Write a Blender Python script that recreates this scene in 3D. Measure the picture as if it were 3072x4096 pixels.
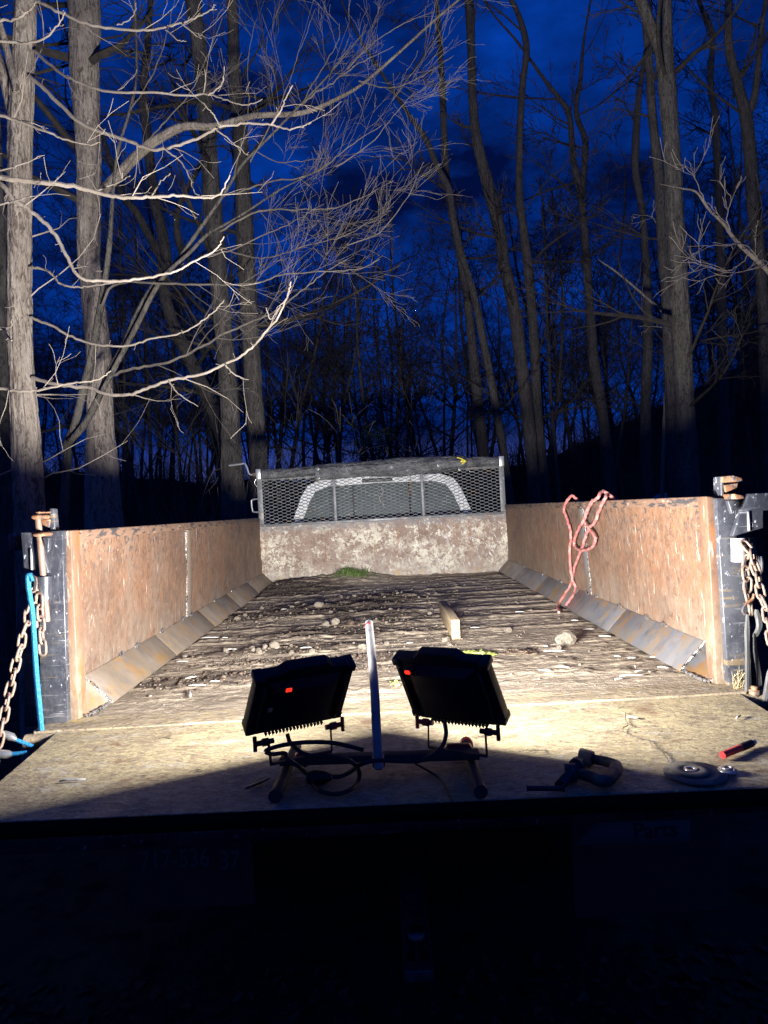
import bpy, math, random
import numpy as np
from mathutils import Vector, Matrix, Euler
for o in list(bpy.data.objects): bpy.data.objects.remove(o)
S = bpy.context.scene
C = S.collection
rad = math.radians

# ------------------------------------------------------------------ camera
CAM = np.array([-0.0283, -2.149, 0.5944]); FPX = 2764.7
PIT, YAW, ROL = -0.0035, -0.007, -0.0539
def cam_axes():
    cp, sp, cy, sy = math.cos(PIT), math.sin(PIT), math.cos(YAW), math.sin(YAW)
    f = np.array([-sy*cp, cy*cp, sp]); r = np.array([cy, sy, 0.0]); u = np.cross(r, f)
    c, s = math.cos(ROL), math.sin(ROL)
    return c*r+s*u, -s*r+c*u, f
RR, UU, FF = cam_axes()
cd = bpy.data.cameras.new('camera'); cam = bpy.data.objects.new('camera', cd); C.objects.link(cam)
cam.matrix_world = Matrix(((RR[0], UU[0], -FF[0], CAM[0]), (RR[1], UU[1], -FF[1], CAM[1]), (RR[2], UU[2], -FF[2], CAM[2]), (0, 0, 0, 1)))
cd.sensor_fit = 'HORIZONTAL'; cd.sensor_width = 36; cd.lens = 36*FPX/3072; cd.clip_start = 0.05; cd.clip_end = 1500
S.camera = cam
S.render.resolution_x = 768; S.render.resolution_y = 1024

# ------------------------------------------------------------------ sky: deep blue dusk with torn cloud
w = bpy.data.worlds.new('World'); S.world = w; w.use_nodes = True
nt = w.node_tree; nt.nodes.clear()
def N(t, **k):
    n = nt.nodes.new(t)
    for a, b in k.items(): setattr(n, a, b)
    return n
sky = N('ShaderNodeTexSky', sky_type='NISHITA', sun_disc=False, sun_elevation=rad(-6), sun_rotation=rad(-60), altitude=200, air_density=1.2, dust_density=0.3, ozone_density=6)
tc = N('ShaderNodeTexCoord'); mp = N('ShaderNodeMapping'); mp.inputs['Scale'].default_value = (1.6, 1.6, 3.2)
nz = N('ShaderNodeTexNoise'); nz.inputs['Scale'].default_value = 2.6; nz.inputs['Detail'].default_value = 7; nz.inputs['Roughness'].default_value = .6
nt.links.new(tc.outputs['Generated'], mp.inputs[0]); nt.links.new(mp.outputs[0], nz.inputs['Vector'])
cr = N('ShaderNodeValToRGB'); cr.color_ramp.elements[0].position = .36; cr.color_ramp.elements[0].color = (.0005, .0042, .042, 1)
cr.color_ramp.elements[1].position = .68; cr.color_ramp.elements[1].color = (.0012, .047, .38, 1)
nt.links.new(nz.outputs['Fac'], cr.inputs[0])
sep = N('ShaderNodeSeparateXYZ'); nt.links.new(tc.outputs['Generated'], sep.inputs[0])
hr = N('ShaderNodeMapRange', interpolation_type='SMOOTHSTEP'); hr.inputs['From Min'].default_value = .12; hr.inputs['From Max'].default_value = .02
nt.links.new(sep.outputs['Z'], hr.inputs['Value'])
hz = N('ShaderNodeMix', data_type='RGBA'); hz.inputs['B'].default_value = (.10, .14, .50, 1)
mulh = N('ShaderNodeMath', operation='MULTIPLY'); nt.links.new(hr.outputs[0], mulh.inputs[0]); nt.links.new(nz.outputs['Fac'], mulh.inputs[1])
mulg = N('ShaderNodeMath', operation='MULTIPLY', use_clamp=True); mulg.inputs[1].default_value = 1.5; nt.links.new(mulh.outputs[0], mulg.inputs[0])
nt.links.new(mulg.outputs[0], hz.inputs[0]); nt.links.new(cr.outputs[0], hz.inputs['A'])
ad = N('ShaderNodeMix', data_type='RGBA', blend_type='ADD'); ad.inputs[0].default_value = .05
nt.links.new(hz.outputs['Result'], ad.inputs['A']); nt.links.new(sky.outputs[0], ad.inputs['B'])
bg = N('ShaderNodeBackground'); bg.inputs['Strength'].default_value = 1.0
nt.links.new(ad.outputs['Result'], bg.inputs[0])
wo = N('ShaderNodeOutputWorld'); nt.links.new(bg.outputs[0], wo.inputs[0])
S.view_settings.view_transform = 'Standard'; S.view_settings.look = 'None'; S.view_settings.exposure = 0; S.view_settings.gamma = 1
S.render.engine = 'CYCLES'
LAMP_W = 104.0        # each work lamp
# ------------------------------------------------------------------ pixel -> place helpers (real positions in metres)
def ray(px, py): return FF*FPX + RR*(px-1536) + UU*(2048-py)
def onz(px, py, z=0.0):
    d = ray(px, py); return CAM + d*((z-CAM[2])/d[2])
def ony(px, py, y):
    d = ray(px, py); return CAM + d*((y-CAM[1])/d[1])
def onx(px, py, x):
    d = ray(px, py); return CAM + d*((x-CAM[0])/d[0])
def atF(px, py, F): return CAM + ray(px, py)*(F/FPX)
def zm(pts, ox, oy, sc): return [(ox+p[0]*sc, oy+p[1]*sc) for p in pts]

# ------------------------------------------------------------------ mesh helpers
class Q:
    def __init__(s): s.v = []; s.f = []; s.n = 0; s.ng = []
    def raw(s, v, f):
        v = np.asarray(v, float).reshape(-1, 3); s.v.append(v)
        for a in f: s.ng.append(tuple(int(i)+s.n for i in a))
        s.n += len(v)
    def quads(s, v, f):
        s.v.append(np.asarray(v, float)); s.f.append(np.asarray(f, int)+s.n); s.n += len(v)
    def box(s, a, b, M=None, bev=0.0):
        x0, y0, z0 = a; x1, y1, z1 = b
        if bev > 0:
            vs = []; 
            for z, e in ((z0, bev), (z0+bev, 0), (z1-bev, 0), (z1, bev)):
                for (cx, cy, sx, sy) in ((x0, y0, 1, 1), (x1, y0, -1, 1), (x1, y1, -1, -1), (x0, y1, 1, -1)):
                    k = bev*0.6
                    if (sx, sy) in ((1, 1), (-1, -1)): pts = [(cx+sx*e, cy+sy*(e+k)), (cx+sx*(e+k), cy+sy*e)]
                    else: pts = [(cx+sx*(e+k), cy+sy*e), (cx+sx*e, cy+sy*(e+k))]
                    vs += [(p[0], p[1], z) for p in pts]
            fs = [tuple(range(7, -1, -1)), tuple(range(24, 32))]
            for r in range(3):
                for i in range(8): fs.append((r*8+i, r*8+(i+1) % 8, r*8+8+(i+1) % 8, r*8+8+i))
        else:
            vs = [(x0, y0, z0), (x1, y0, z0), (x1, y1, z0), (x0, y1, z0), (x0, y0, z1), (x1, y0, z1), (x1, y1, z1), (x0, y1, z1)]
            fs = [(0, 3, 2, 1), (4, 5, 6, 7), (0, 1, 5, 4), (1, 2, 6, 5), (2, 3, 7, 6), (3, 0, 4, 7)]
        if M is not None: vs = [tuple(M @ Vector(v)) for v in vs]
        s.raw(vs, fs); return s
    def prism(s, poly, ext):
        n = len(poly); e = np.array(ext, float); p = np.array(poly, float)
        s.raw(np.vstack([p, p+e]), [tuple(range(n))[::-1], tuple(range(n, 2*n))]+[(i, (i+1) % n, n+(i+1) % n, n+i) for i in range(n)]); return s
    def tube(s, pts, r, k=8, cap=True, noise=None, closed=False):
        p = np.asarray(pts, float); n = len(p); r = np.broadcast_to(np.asarray(r, float), (n,))
        t = np.gradient(p, axis=0) if not closed else np.roll(p, -1, 0)-np.roll(p, 1, 0)
        t /= (np.linalg.norm(t, axis=1)[:, None]+1e-12)
        m = np.abs(t).mean(0); ref = np.zeros(3); ref[int(np.argmin(m))] = 1
        u = np.cross(t, ref); u /= np.linalg.norm(u, axis=1)[:, None]+1e-12; v = np.cross(t, u)
        a = np.arange(k)*2*math.pi/k
        rr = r[:, None]*np.ones(k)[None]
        if noise is not None: rr = rr*noise(p, a)
        V = p[:, None]+rr[..., None]*(np.cos(a)[None, :, None]*u[:, None]+np.sin(a)[None, :, None]*v[:, None])
        i = np.arange(n if closed else n-1)[:, None]*k; j = np.arange(k)[None]; j2 = (j+1) % k
        i2 = (i+k) % (n*k)
        F = np.stack([i+j, i+j2, i2+j2, i2+j], -1).reshape(-1, 4)
        base = s.n; s.quads(V.reshape(-1, 3), F)
        if cap and not closed:
            s.ng.append(tuple(base+x for x in range(k))[::-1]); s.ng.append(tuple(base+(n-1)*k+x for x in range(k)))
        return s
    def mesh(s, name, off=(0, 0, 0), smooth=False):
        v = np.vstack(s.v)-np.asarray(off, float)
        me = bpy.data.meshes.new(name)
        q = np.vstack(s.f) if s.f else np.zeros((0, 4), int)
        ln = [len(f) for f in s.ng]; flat = [i for f in s.ng for i in f]
        loops = np.concatenate([q.ravel(), np.array(flat, int)]) if flat else q.ravel()
        tot = np.concatenate([np.full(len(q), 4), np.array(ln, int)]) if ln else np.full(len(q), 4)
        st = np.concatenate([[0], np.cumsum(tot)[:-1]])
        me.vertices.add(len(v)); me.vertices.foreach_set('co', v.ravel().astype(np.float32))
        me.loops.add(len(loops)); me.loops.foreach_set('vertex_index', loops.astype(np.int32))
        me.polygons.add(len(tot)); me.polygons.foreach_set('loop_start', st.astype(np.int32)); me.polygons.foreach_set('loop_total', tot.astype(np.int32))
        me.update(calc_edges=True); me.validate()
        if smooth: me.shade_smooth()
        return me
ROOT = {}
def root_of(o):
    while o.parent: o = o.parent
    return o
def obj(name, q, m, parent=None, smooth=False, bevel=0, loc=None):
    off = (0, 0, 0)
    if parent is not None: off = tuple(root_of(parent).location)
    elif loc is not None: off = loc
    me = q.mesh(name, off, smooth) if isinstance(q, Q) else q
    if m: me.materials.append(m)
    o = bpy.data.objects.new(name, me); C.objects.link(o)
    if parent is not None: o.parent = parent
    elif loc is not None: o.location = loc
    if smooth and bevel == 0:
        try: me.set_sharp_from_angle(angle=rad(40))
        except Exception: pass
    if bevel:
        b = o.modifiers.new('bevel', 'BEVEL'); b.width = bevel; b.segments = 2; b.limit_method = 'ANGLE'; b.angle_limit = rad(35)
    return o
def tag(o, label, cat=None, group=None, kind=None):
    if label: o['label'] = label
    if cat: o['category'] = cat
    if group: o['group'] = group
    if kind: o['kind'] = kind
    return o
def thing(name, label, cat, loc, group=None):
    o = bpy.data.objects.new(name, None); C.objects.link(o); o.location = tuple(float(x) for x in loc); o.empty_display_size = .1
    return tag(o, label, cat, group)
def empty_part(name, parent):
    o = bpy.data.objects.new(name, None); C.objects.link(o); o.parent = parent; o.empty_display_size = .1
    return o
def spline(p, n=6):
    p = np.asarray(p, float)
    if len(p) < 3: return np.linspace(p[0], p[-1], n+1)
    e = np.vstack([2*p[0]-p[1], p, 2*p[-1]-p[-2]]); out = []
    for i in range(1, len(e)-2):
        for t in np.arange(n)/n:
            a, b, c, d = e[i-1], e[i], e[i+1], e[i+2]
            out.append(.5*((2*b)+(-a+c)*t+(2*a-5*b+4*c-d)*t*t+(-a+3*b-3*c+d)*t**3))
    out.append(p[-1]); return np.array(out)
def vnoise(x, y, seed=0):
    xi = np.floor(x).astype(np.int64); yi = np.floor(y).astype(np.int64); fx = x-xi; fy = y-yi
    fx = fx*fx*(3-2*fx); fy = fy*fy*(3-2*fy)
    def h(a, b):
        n = (a*374761393+b*668265263+seed*1442695041) & 0xffffffff
        n = ((n ^ (n >> 13))*1274126177) & 0xffffffff
        return ((n ^ (n >> 16)) & 0xffff)/65535.0
    return (h(xi, yi)*(1-fx)+h(xi+1, yi)*fx)*(1-fy)+(h(xi, yi+1)*(1-fx)+h(xi+1, yi+1)*fx)*fy
def fbm(x, y, seed=0, o=4):
    s = 0; a = .5; t = 0
    for i in range(o): s = s+a*vnoise(x*2**i, y*2**i, seed+i*17); t += a; a *= .5
    return s/t

# ------------------------------------------------------------------ materials
def pbr(name, col, rough=.6, metal=0.0, emit=None, es=0, spec=.5, trans=0):
    m = bpy.data.materials.new(name); m.use_nodes = True; b = m.node_tree.nodes['Principled BSDF']
    b.inputs['Base Color'].default_value = (*col, 1); b.inputs['Roughness'].default_value = rough; b.inputs['Metallic'].default_value = metal
    b.inputs['Specular IOR Level'].default_value = spec; b.inputs['Transmission Weight'].default_value = trans
    if emit: b.inputs['Emission Color'].default_value = (*emit, 1); b.inputs['Emission Strength'].default_value = es
    return m
def layered(name, base, layers=(), rough=.7, metal=0.0, bump=(), spec=.4, rvar=.15):
    m = pbr(name, base, rough, metal, spec=spec); t = m.node_tree; L = t.links; nn = t.nodes
    b = nn['Principled BSDF']; co = nn.new('ShaderNodeTexCoord'); geo = nn.new('ShaderNodeNewGeometry'); sp = nn.new('ShaderNodeSeparateXYZ'); L.new(geo.outputs['Position'], sp.inputs[0])
    rng = random.Random(name)
    def noise(s, det=5, rg=.6, dist=0, rot=(0, 0, 0)):
        mp = nn.new('ShaderNodeMapping'); mp.inputs['Scale'].default_value = s; mp.vector_type = 'TEXTURE' if False else 'POINT'; mp.inputs['Location'].default_value = [rng.uniform(-20, 20) for _ in range(3)]
        src = co.outputs['Object']
        if any(rot):
            m0 = nn.new('ShaderNodeMapping'); m0.inputs['Rotation'].default_value = [rad(a_) for a_ in rot]; L.new(src, m0.inputs[0]); src = m0.outputs[0]
        L.new(src, mp.inputs[0]); n = nn.new('ShaderNodeTexNoise'); n.inputs['Scale'].default_value = 1; n.inputs['Detail'].default_value = det
        n.inputs['Roughness'].default_value = rg; n.inputs['Distortion'].default_value = dist; L.new(mp.outputs[0], n.inputs['Vector']); return n.outputs['Fac']
    cur = None
    for l in layers:
        mr = nn.new('ShaderNodeMapRange'); mr.inputs['From Min'].default_value = l['t'][0]; mr.inputs['From Max'].default_value = l['t'][1]; mr.inputs['To Max'].default_value = l.get('amt', 1)
        if 'attr' in l:
            at = nn.new('ShaderNodeAttribute'); at.attribute_name = l['attr']; L.new(at.outputs['Fac'], mr.inputs[0])
        else: L.new(noise(l['s'], l.get('det', 5), l.get('rg', .6), l.get('dist', 0), l.get('rot', (0, 0, 0))), mr.inputs[0])
        f = mr.outputs[0]
        if 'm' in l:
            m2 = nn.new('ShaderNodeMapRange'); m2.inputs['From Min'].default_value = l['m'][1]; m2.inputs['From Max'].default_value = l['m'][2]; L.new(noise(l['m'][0], 4, .6), m2.inputs[0])
            mu2 = nn.new('ShaderNodeMath'); mu2.operation = 'MULTIPLY'; L.new(f, mu2.inputs[0]); L.new(m2.outputs[0], mu2.inputs[1]); f = mu2.outputs[0]
        if 'g' in l:
            ax, a, bb = l['g']; gr = nn.new('ShaderNodeMapRange'); gr.interpolation_type = 'SMOOTHSTEP'; gr.inputs['From Min'].default_value = a; gr.inputs['From Max'].default_value = bb
            L.new(sp.outputs['XYZ'.index(ax)], gr.inputs[0]); mu = nn.new('ShaderNodeMath'); mu.operation = 'MULTIPLY'; L.new(f, mu.inputs[0]); L.new(gr.outputs[0], mu.inputs[1]); f = mu.outputs[0]
        mx = nn.new('ShaderNodeMix'); mx.data_type = 'RGBA'; L.new(f, mx.inputs[0]); mx.inputs['B'].default_value = (*l['c'], 1)
        if cur is None: mx.inputs['A'].default_value = (*base, 1)
        else: L.new(cur, mx.inputs['A'])
        cur = mx.outputs['Result']
    if cur is not None: L.new(cur, b.inputs['Base Color'])
    if rvar:
        mr = nn.new('ShaderNodeMapRange'); mr.inputs['To Min'].default_value = max(0.05, rough-rvar); mr.inputs['To Max'].default_value = min(1, rough+rvar); mr.inputs['From Min'].default_value = .3; mr.inputs['From Max'].default_value = .7
        L.new(noise((9, 9, 9)), mr.inputs[0]); L.new(mr.outputs[0], b.inputs['Roughness'])
    prev = None
    for (s, st, dist) in bump:
        bn = nn.new('ShaderNodeBump'); bn.inputs['Strength'].default_value = st; bn.inputs['Distance'].default_value = dist; L.new(noise(s, 4, .6), bn.inputs['Height'])
        if prev: L.new(prev, bn.inputs['Normal'])
        prev = bn.outputs[0]
    if prev: L.new(prev, b.inputs['Normal'])
    return m
M = {}
M['rust'] = layered('rust_wall', (.15, .088, .058), [
    dict(c=(.215, .112, .062), s=(3, 3, 3.5), t=(.40, .56), rg=.72),
    dict(c=(.20, .135, .095), s=(5, 5, 4), t=(.50, .62), rg=.75, amt=.8),
    dict(c=(.11, .07, .05), s=(30, 30, 22), t=(.5, .60), amt=.7, rg=.8),
    dict(c=(.23, .17, .125), s=(70, 55, 30), t=(.52, .60), amt=.6, rg=.8),
    dict(c=(.27, .22, .17), s=(8, 8, 6), t=(.35, .62), g=('Z', .34, .02), amt=.85, rg=.75),
    dict(c=(.30, .22, .165), s=(30, 3, 60), t=(.64, .67), amt=.5, rg=.75, rot=(35, 0, 0), dist=.9),
    dict(c=(.32, .24, .18), s=(30, 4, 70), t=(.65, .68), amt=.5, rg=.75, rot=(-18, 0, 0), dist=.9),
    dict(c=(.08, .05, .04), s=(30, 4, 70), t=(.65, .69), amt=.6, rg=.75, rot=(62, 0, 0), dist=.9),
    dict(c=(.04, .04, .047), s=(40, 40, 34), t=(.545, .575), g=('Z', .30, .60), amt=.95, rg=.8),
    dict(c=(.085, .05, .034), s=(22, 22, 26), t=(.56, .61), amt=.7, rg=.85, m=((2.5, 2.5, 2.5), .45, .6)),
    dict(c=(.48, .42, .35), s=(80, 60, 4.5), t=(.65, .68), amt=.85, dist=.8),
    dict(c=(.48, .43, .37), s=(60, 60, 40), t=(.69, .705), amt=.95),
    dict(c=(.19, .10, .055), s=(7, 7, 1.2), t=(.60, .68), amt=.7, rg=.6)], rough=.62, spec=.35, bump=[((90, 90, 50), .5, .003), ((3, 3, 3), .7, .02)])
M['rim'] = layered('rust_rim', (0.17, 0.102, 0.068), [dict(c=(0.0425, 0.03825, 0.03825), s=(40, 14, 60), t=(.5, .6)), dict(c=(0.357, 0.289, 0.2295), s=(50, 12, 60), t=(.62, .7))], rough=.6, bump=[((60, 30, 60), .4, .002)])
M['flange'] = layered('rust_flange', (0.1872, 0.1044, 0.0648), [dict(c=(0.108, 0.0648, 0.0432), s=(40, 40, 20), t=(.5, .6), amt=.7, rg=.8), dict(c=(0.2664, 0.216, 0.1512), s=(14, 14, 8), t=(.36, .6), g=('Z', .35, .05), rg=.8), dict(c=(0.3024, 0.1152, 0.036), s=(14, 14, 4), t=(.55, .65)), dict(c=(0.396, 0.3456, 0.288), s=(60, 60, 8), t=(.62, .7))], rough=.6, bump=[((50, 50, 20), .4, .002)])
M['head'] = layered('peeling_paint', (.18, .12, .09), [
    dict(c=(.24, .17, .13), s=(5, 5, 4), t=(.42, .62), rg=.75),
    dict(c=(.27, .21, .16), s=(50, 50, 30), t=(.5, .62), amt=.7, rg=.8),
    dict(c=(.54, .50, .39), s=(20, 20, 20), t=(.485, .51), dist=.2, rg=.85, g=('Z', .62, .34), m=((3.2, 3.2, 4), .40, .56)),
    dict(c=(.56, .52, .42), s=(10, 10, 10), t=(.555, .58), dist=.2, rg=.88),
    dict(c=(.30, .265, .22), s=(14, 14, 3), t=(.45, .6), rg=.8, amt=.6, g=('Z', .30, .1)),
    dict(c=(.15, .09, .065), s=(18, 18, 18), t=(.55, .57), rg=.88, amt=.85),
    dict(c=(.22, .115, .055), s=(16, 16, 1.6), t=(.58, .66), rg=.7, amt=.7),
    dict(c=(.58, .58, .56), s=(40, 16, 10), t=(.575, .615), g=('X', -.2, .5), dist=1.4, rg=.85, rot=(0, 24, 0)),
    dict(c=(.33, .29, .24), s=(6, 6, 6), t=(.3, .66), g=('Z', .17, .02), amt=.85, rg=.7),
    dict(c=(.15, .145, .15), s=(12, 12, 40), t=(.35, .58), g=('Z', .42, .49), amt=.85),
    dict(c=(.42, .25, .08), s=(9, 9, 12), t=(.58, .68), g=('Z', .12, .0))], rough=.65, bump=[((70, 70, 70), .5, .003), ((4, 4, 4), .4, .01)])
M['floor'] = layered('dirty_floor', (.37, .305, .225), [
    dict(c=(.21, .165, .12), s=(3, 6, 2), t=(.42, .62), rg=.75),
    dict(c=(.38, .32, .235), s=(30, 80, 20), t=(.50, .60), amt=.5, rg=.8),
    dict(c=(.22, .175, .13), s=(60, 160, 40), t=(.52, .60), amt=.5, rg=.8),
    dict(c=(.075, .057, .044), attr='mud', s=(1, 1, 1), t=(.22, .62)),
    dict(c=(.12, .095, .075), s=(22, 50, 14), t=(.58, .64), amt=.85, rg=.8),
    dict(c=(.55, .50, .42), s=(130, 150, 90), t=(.66, .68), amt=.85)], rough=.88, spec=.2, bump=[((70, 130, 70), .75, .004), ((180, 220, 180), .7, .003)])
M['lip'] = layered('caked_lip', (.31, .245, .165), [dict(c=(.38, .305, .19), s=(5, 9, 5), t=(.42, .6), rg=.8), dict(c=(.22, .17, .12), s=(16, 40, 12), t=(.5, .6), rg=.8), dict(c=(.45, .42, .36), s=(20, 60, 16), t=(.57, .62), rg=.8), dict(c=(.44, .32, .13), s=(9, 20, 9), t=(.63, .70)), dict(c=(.10, .08, .06), s=(24, 30, 20), t=(.62, .67), rg=.8)], rough=.8, spec=.2, bump=[((50, 90, 50), .9, .006)])
M['tail'] = layered('tailgate_plate', (.29, .225, .15), [
    dict(c=(.42, .34, .20), s=(2.2, 3.2, 3), t=(.40, .60), rg=.8),
    dict(c=(.23, .175, .12), s=(6, 9, 5), t=(.50, .60), rg=.85, amt=.8),
    dict(c=(.54, .45, .25), s=(30, 70, 30), t=(.50, .56), amt=.8, dist=1.0, rg=.85, rot=(0, 0, 14)),
    dict(c=(.17, .13, .09), s=(50, 90, 40), t=(.53, .59), amt=.8, dist=.5, rg=.85),
    dict(c=(.46, .43, .37), s=(8, 14, 10), t=(.56, .64), amt=.7, rg=.85),
    dict(c=(.09, .072, .055), s=(30, 36, 24), t=(.59, .64), amt=.85, rg=.85),
    dict(c=(.055, .048, .04), s=(6, 8, 6), t=(.62, .67), amt=.85, rg=.8),
    dict(c=(.60, .50, .28), s=(12, 150, 14), t=(.62, .65), amt=.8, dist=1.5, rot=(0, 0, 35)),
    dict(c=(.58, .50, .33), s=(12, 150, 14), t=(.63, .66), amt=.8, dist=1.5, rot=(0, 0, -20)),
    dict(c=(.18, .10, .06), s=(9, 12, 8), t=(.61, .68), amt=.7)], rough=.7, spec=.3, bump=[((70, 110, 70), .8, .003), ((6, 6, 6), .5, .01)])
M['steel'] = layered('bare_fillet_steel', (.17, .175, .19), [
    dict(c=(.24, .24, .25), s=(5, 9, 5), t=(.4, .7)), dict(c=(.10, .10, .11), s=(16, 20, 16), t=(.52, .7), amt=.7),
    dict(c=(.34, .18, .05), s=(5, 7, 6), t=(.51, .60), rg=.8, amt=.85), dict(c=(.33, .24, .15), s=(9, 12, 9), t=(.56, .7), amt=.6), dict(c=(.27, .22, .165), s=(10, 14, 10), t=(.46, .60), amt=.65, rg=.8)], rough=.5, metal=.3, bump=[((40, 40, 40), .2, .001)])
M['fillet'] = layered('dusty_fillet', (0.2232, 0.171, 0.1187), [
    dict(c=(0.285, 0.2375, 0.19), s=(5, 8, 5), t=(.4, .7)), dict(c=(.33, .19, .065), s=(6, 8, 6), t=(.53, .63), rg=.8, amt=.8), dict(c=(0.1425, 0.1235, 0.114), s=(12, 14, 10), t=(.5, .7), amt=.7)], rough=.6, metal=.1, bump=[((40, 40, 40), .25, .001)])
M['weld'] = layered('weld_bead', (.42, .40, .38), [dict(c=(.06, .05, .05), s=(90, 90, 90), t=(.5, .58)), dict(c=(.4, .26, .15), s=(20, 20, 20), t=(.58, .7))], rough=.35, metal=.7, bump=[((150, 150, 150), .8, .004)])
M['black'] = layered('chipped_black_paint', (.030, .032, .042), [
    dict(c=(.075, .078, .09), s=(7, 7, 5), t=(.42, .62), rg=.75), dict(c=(.10, .10, .11), s=(50, 50, 18), t=(.53, .62), amt=.6, rg=.8), dict(c=(.46, .47, .50), s=(60, 60, 36), t=(.625, .66), rg=.7), dict(c=(.22, .16, .09), s=(4, 4, 30), t=(.60, .68), amt=.7), dict(c=(.34, .34, .36), s=(7, 7, 80), t=(.62, .68), amt=.5)], rough=.42, spec=.6, bump=[((90, 90, 90), .4, .001)])
M['lug'] = layered('rusty_lug', (0.21, 0.098, 0.049), [dict(c=(0.063, 0.0595, 0.063), s=(30, 30, 30), t=(.5, .58)), dict(c=(0.385, 0.224, 0.126), s=(24, 24, 24), t=(.56, .64))], rough=.6, bump=[((80, 80, 80), .5, .002)])
M['rod'] = layered('rusty_rod', (0.266, 0.175, 0.133), [dict(c=(0.168, 0.091, 0.063), s=(40, 40, 12), t=(.5, .65)), dict(c=(0.385, 0.35, 0.322), s=(60, 60, 12), t=(.6, .7))], rough=.5, metal=.3)
M['chain'] = layered('rusty_chain', (.22, .16, .125), [dict(c=(.30, .20, .14), s=(30, 30, 30), t=(.48, .6)), dict(c=(.12, .10, .10), s=(40, 40, 40), t=(.55, .65))], rough=.55, metal=.2, bump=[((120, 120, 120), .3, .001)])
M['screen'] = layered('screen_steel', (.11, .113, .12), [dict(c=(.21, .21, .21), s=(30, 30, 30), t=(.55, .65)), dict(c=(.22, .15, .10), s=(18, 18, 18), t=(.6, .7))], rough=.5, metal=.2)
M['vinyl'] = layered('dusty_vinyl', (.035, .036, .04), [dict(c=(.10, .10, .105), s=(8, 16, 18), t=(.42, .62), rg=.8), dict(c=(.025, .025, .028), s=(14, 30, 30), t=(.52, .62), rg=.8), dict(c=(.38, .37, .36), s=(20, 26, 26), t=(.62, .655), dist=3.5, rg=.8), dict(c=(.34, .33, .32), s=(80, 80, 80), t=(.66, .70))], rough=.6, bump=[((34, 60, 60), .9, .012), ((9, 14, 14), .8, .03)])
M['white'] = layered('cab_white', (.66, .67, .68), [dict(c=(.45, .43, .40), s=(12, 12, 12), t=(.5, .75))], rough=.4)
M['glass'] = pbr('cab_glass', (.21, .25, .25), .12, spec=.5); M['glass'].node_tree.nodes['Principled BSDF'].inputs['Alpha'].default_value = .6
M['darkplastic'] = layered('black_plastic', (.012, .013, .015), [dict(c=(.03, .03, .032), s=(30, 30, 30), t=(.5, .75))], rough=.5)
M['housing'] = layered('lamp_housing', (.010, .011, .013), [dict(c=(.02, .02, .022), s=(20, 20, 20), t=(.5, .8))], rough=.55, bump=[((200, 200, 200), .2, .0005)])
M['rubber'] = pbr('cord_rubber', (.012, .012, .013), .5)
M['flap'] = layered('mudflap_rubber', (.035, .035, .038), [dict(c=(.06, .055, .05), s=(6, 6, 6), t=(.45, .7))], rough=.75)
M['print'] = pbr('flap_print', (.11, .11, .11), .7); M['printstrip'] = pbr('flap_strip', (.13, .13, .135), .7); M['printdark'] = pbr('flap_letters', (.025, .025, .03), .7)
M['standsteel'] = layered('stand_steel', (.045, .043, .04), [dict(c=(.08, .075, .07), s=(30, 30, 30), t=(.5, .7))], rough=.75, metal=0)
M['galv'] = layered('galvanised_tube', (.36, .35, .34), [dict(c=(.22, .21, .21), s=(30, 30, 12), t=(.5, .65))], rough=.6, metal=.0, spec=.2)
M['redplastic'] = pbr('red_plastic', (.42, .02, .025), .4)
M['redlit'] = pbr('lit_red_switch', (.7, .02, .01), .4, emit=(1, .022, .008), es=2.2)
M['lens'] = pbr('lamp_lens', (.9, .9, .9), .3, emit=(1, .96, .9), es=25)
M['sticker'] = pbr('sticker', (.6, .5, .3), .6)
M['wood'] = layered('weathered_wood', (.40, .30, .18), [dict(c=(.26, .19, .11), s=(40, 3, 60), t=(.45, .6)), dict(c=(.50, .40, .22), s=(20, 2, 40), t=(.6, .7))], rough=.8, bump=[((80, 6, 120), .4, .002)])
M['rope'] = layered('dusty_red_hose', (.44, .13, .12), [dict(c=(.52, .27, .23), s=(30, 30, 30), t=(.42, .65)), dict(c=(.36, .07, .07), s=(50, 50, 50), t=(.6, .7))], rough=.75, bump=[((150, 150, 150), .4, .001)])
M['blue'] = layered('blue_bungee', (.012, .16, .36), [dict(c=(.06, .28, .48), s=(200, 200, 200), t=(.5, .6))], rough=.7)
M['strap'] = layered('dusty_black_strap', (.06, .06, .058), [dict(c=(.17, .165, .155), s=(90, 90, 6), t=(.45, .65))], rough=.7, bump=[((120, 120, 8), .4, .001)])
M['clampm'] = layered('forged_clamp', (.06, .055, .05), [dict(c=(.20, .17, .12), s=(20, 20, 20), t=(.45, .65)), dict(c=(.34, .26, .15), s=(50, 50, 50), t=(.6, .7))], rough=.6, metal=.3, bump=[((80, 80, 80), .5, .002)])
M['darksteel'] = pbr('dark_steel', (.05, .05, .055), .4, .6)
M['disc'] = layered('abrasive_disc', (.19, .17, .14), [dict(c=(.28, .25, .21), s=(16, 16, 16), t=(.5, .65)), dict(c=(.10, .09, .08), s=(60, 60, 60), t=(.55, .66))], rough=.85)
M['zinc'] = pbr('zinc', (.6, .6, .58), .3, .8)
M['marker'] = pbr('marker_red', (.55, .03, .03), .4)
M['stick'] = layered('spent_electrode', (.48, .46, .42), [dict(c=(.22, .19, .16), s=(90, 90, 90), t=(.5, .6))], rough=.6)
M['stone'] = layered('stone', (.21, .175, .135), [dict(c=(.31, .27, .22), s=(2, 2, 2), t=(.45, .65)), dict(c=(.13, .105, .08), s=(1.6, 1.6, 1.6), t=(.52, .65))], rough=.9, spec=.2, bump=[((4, 4, 4), .5, .1)])
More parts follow.
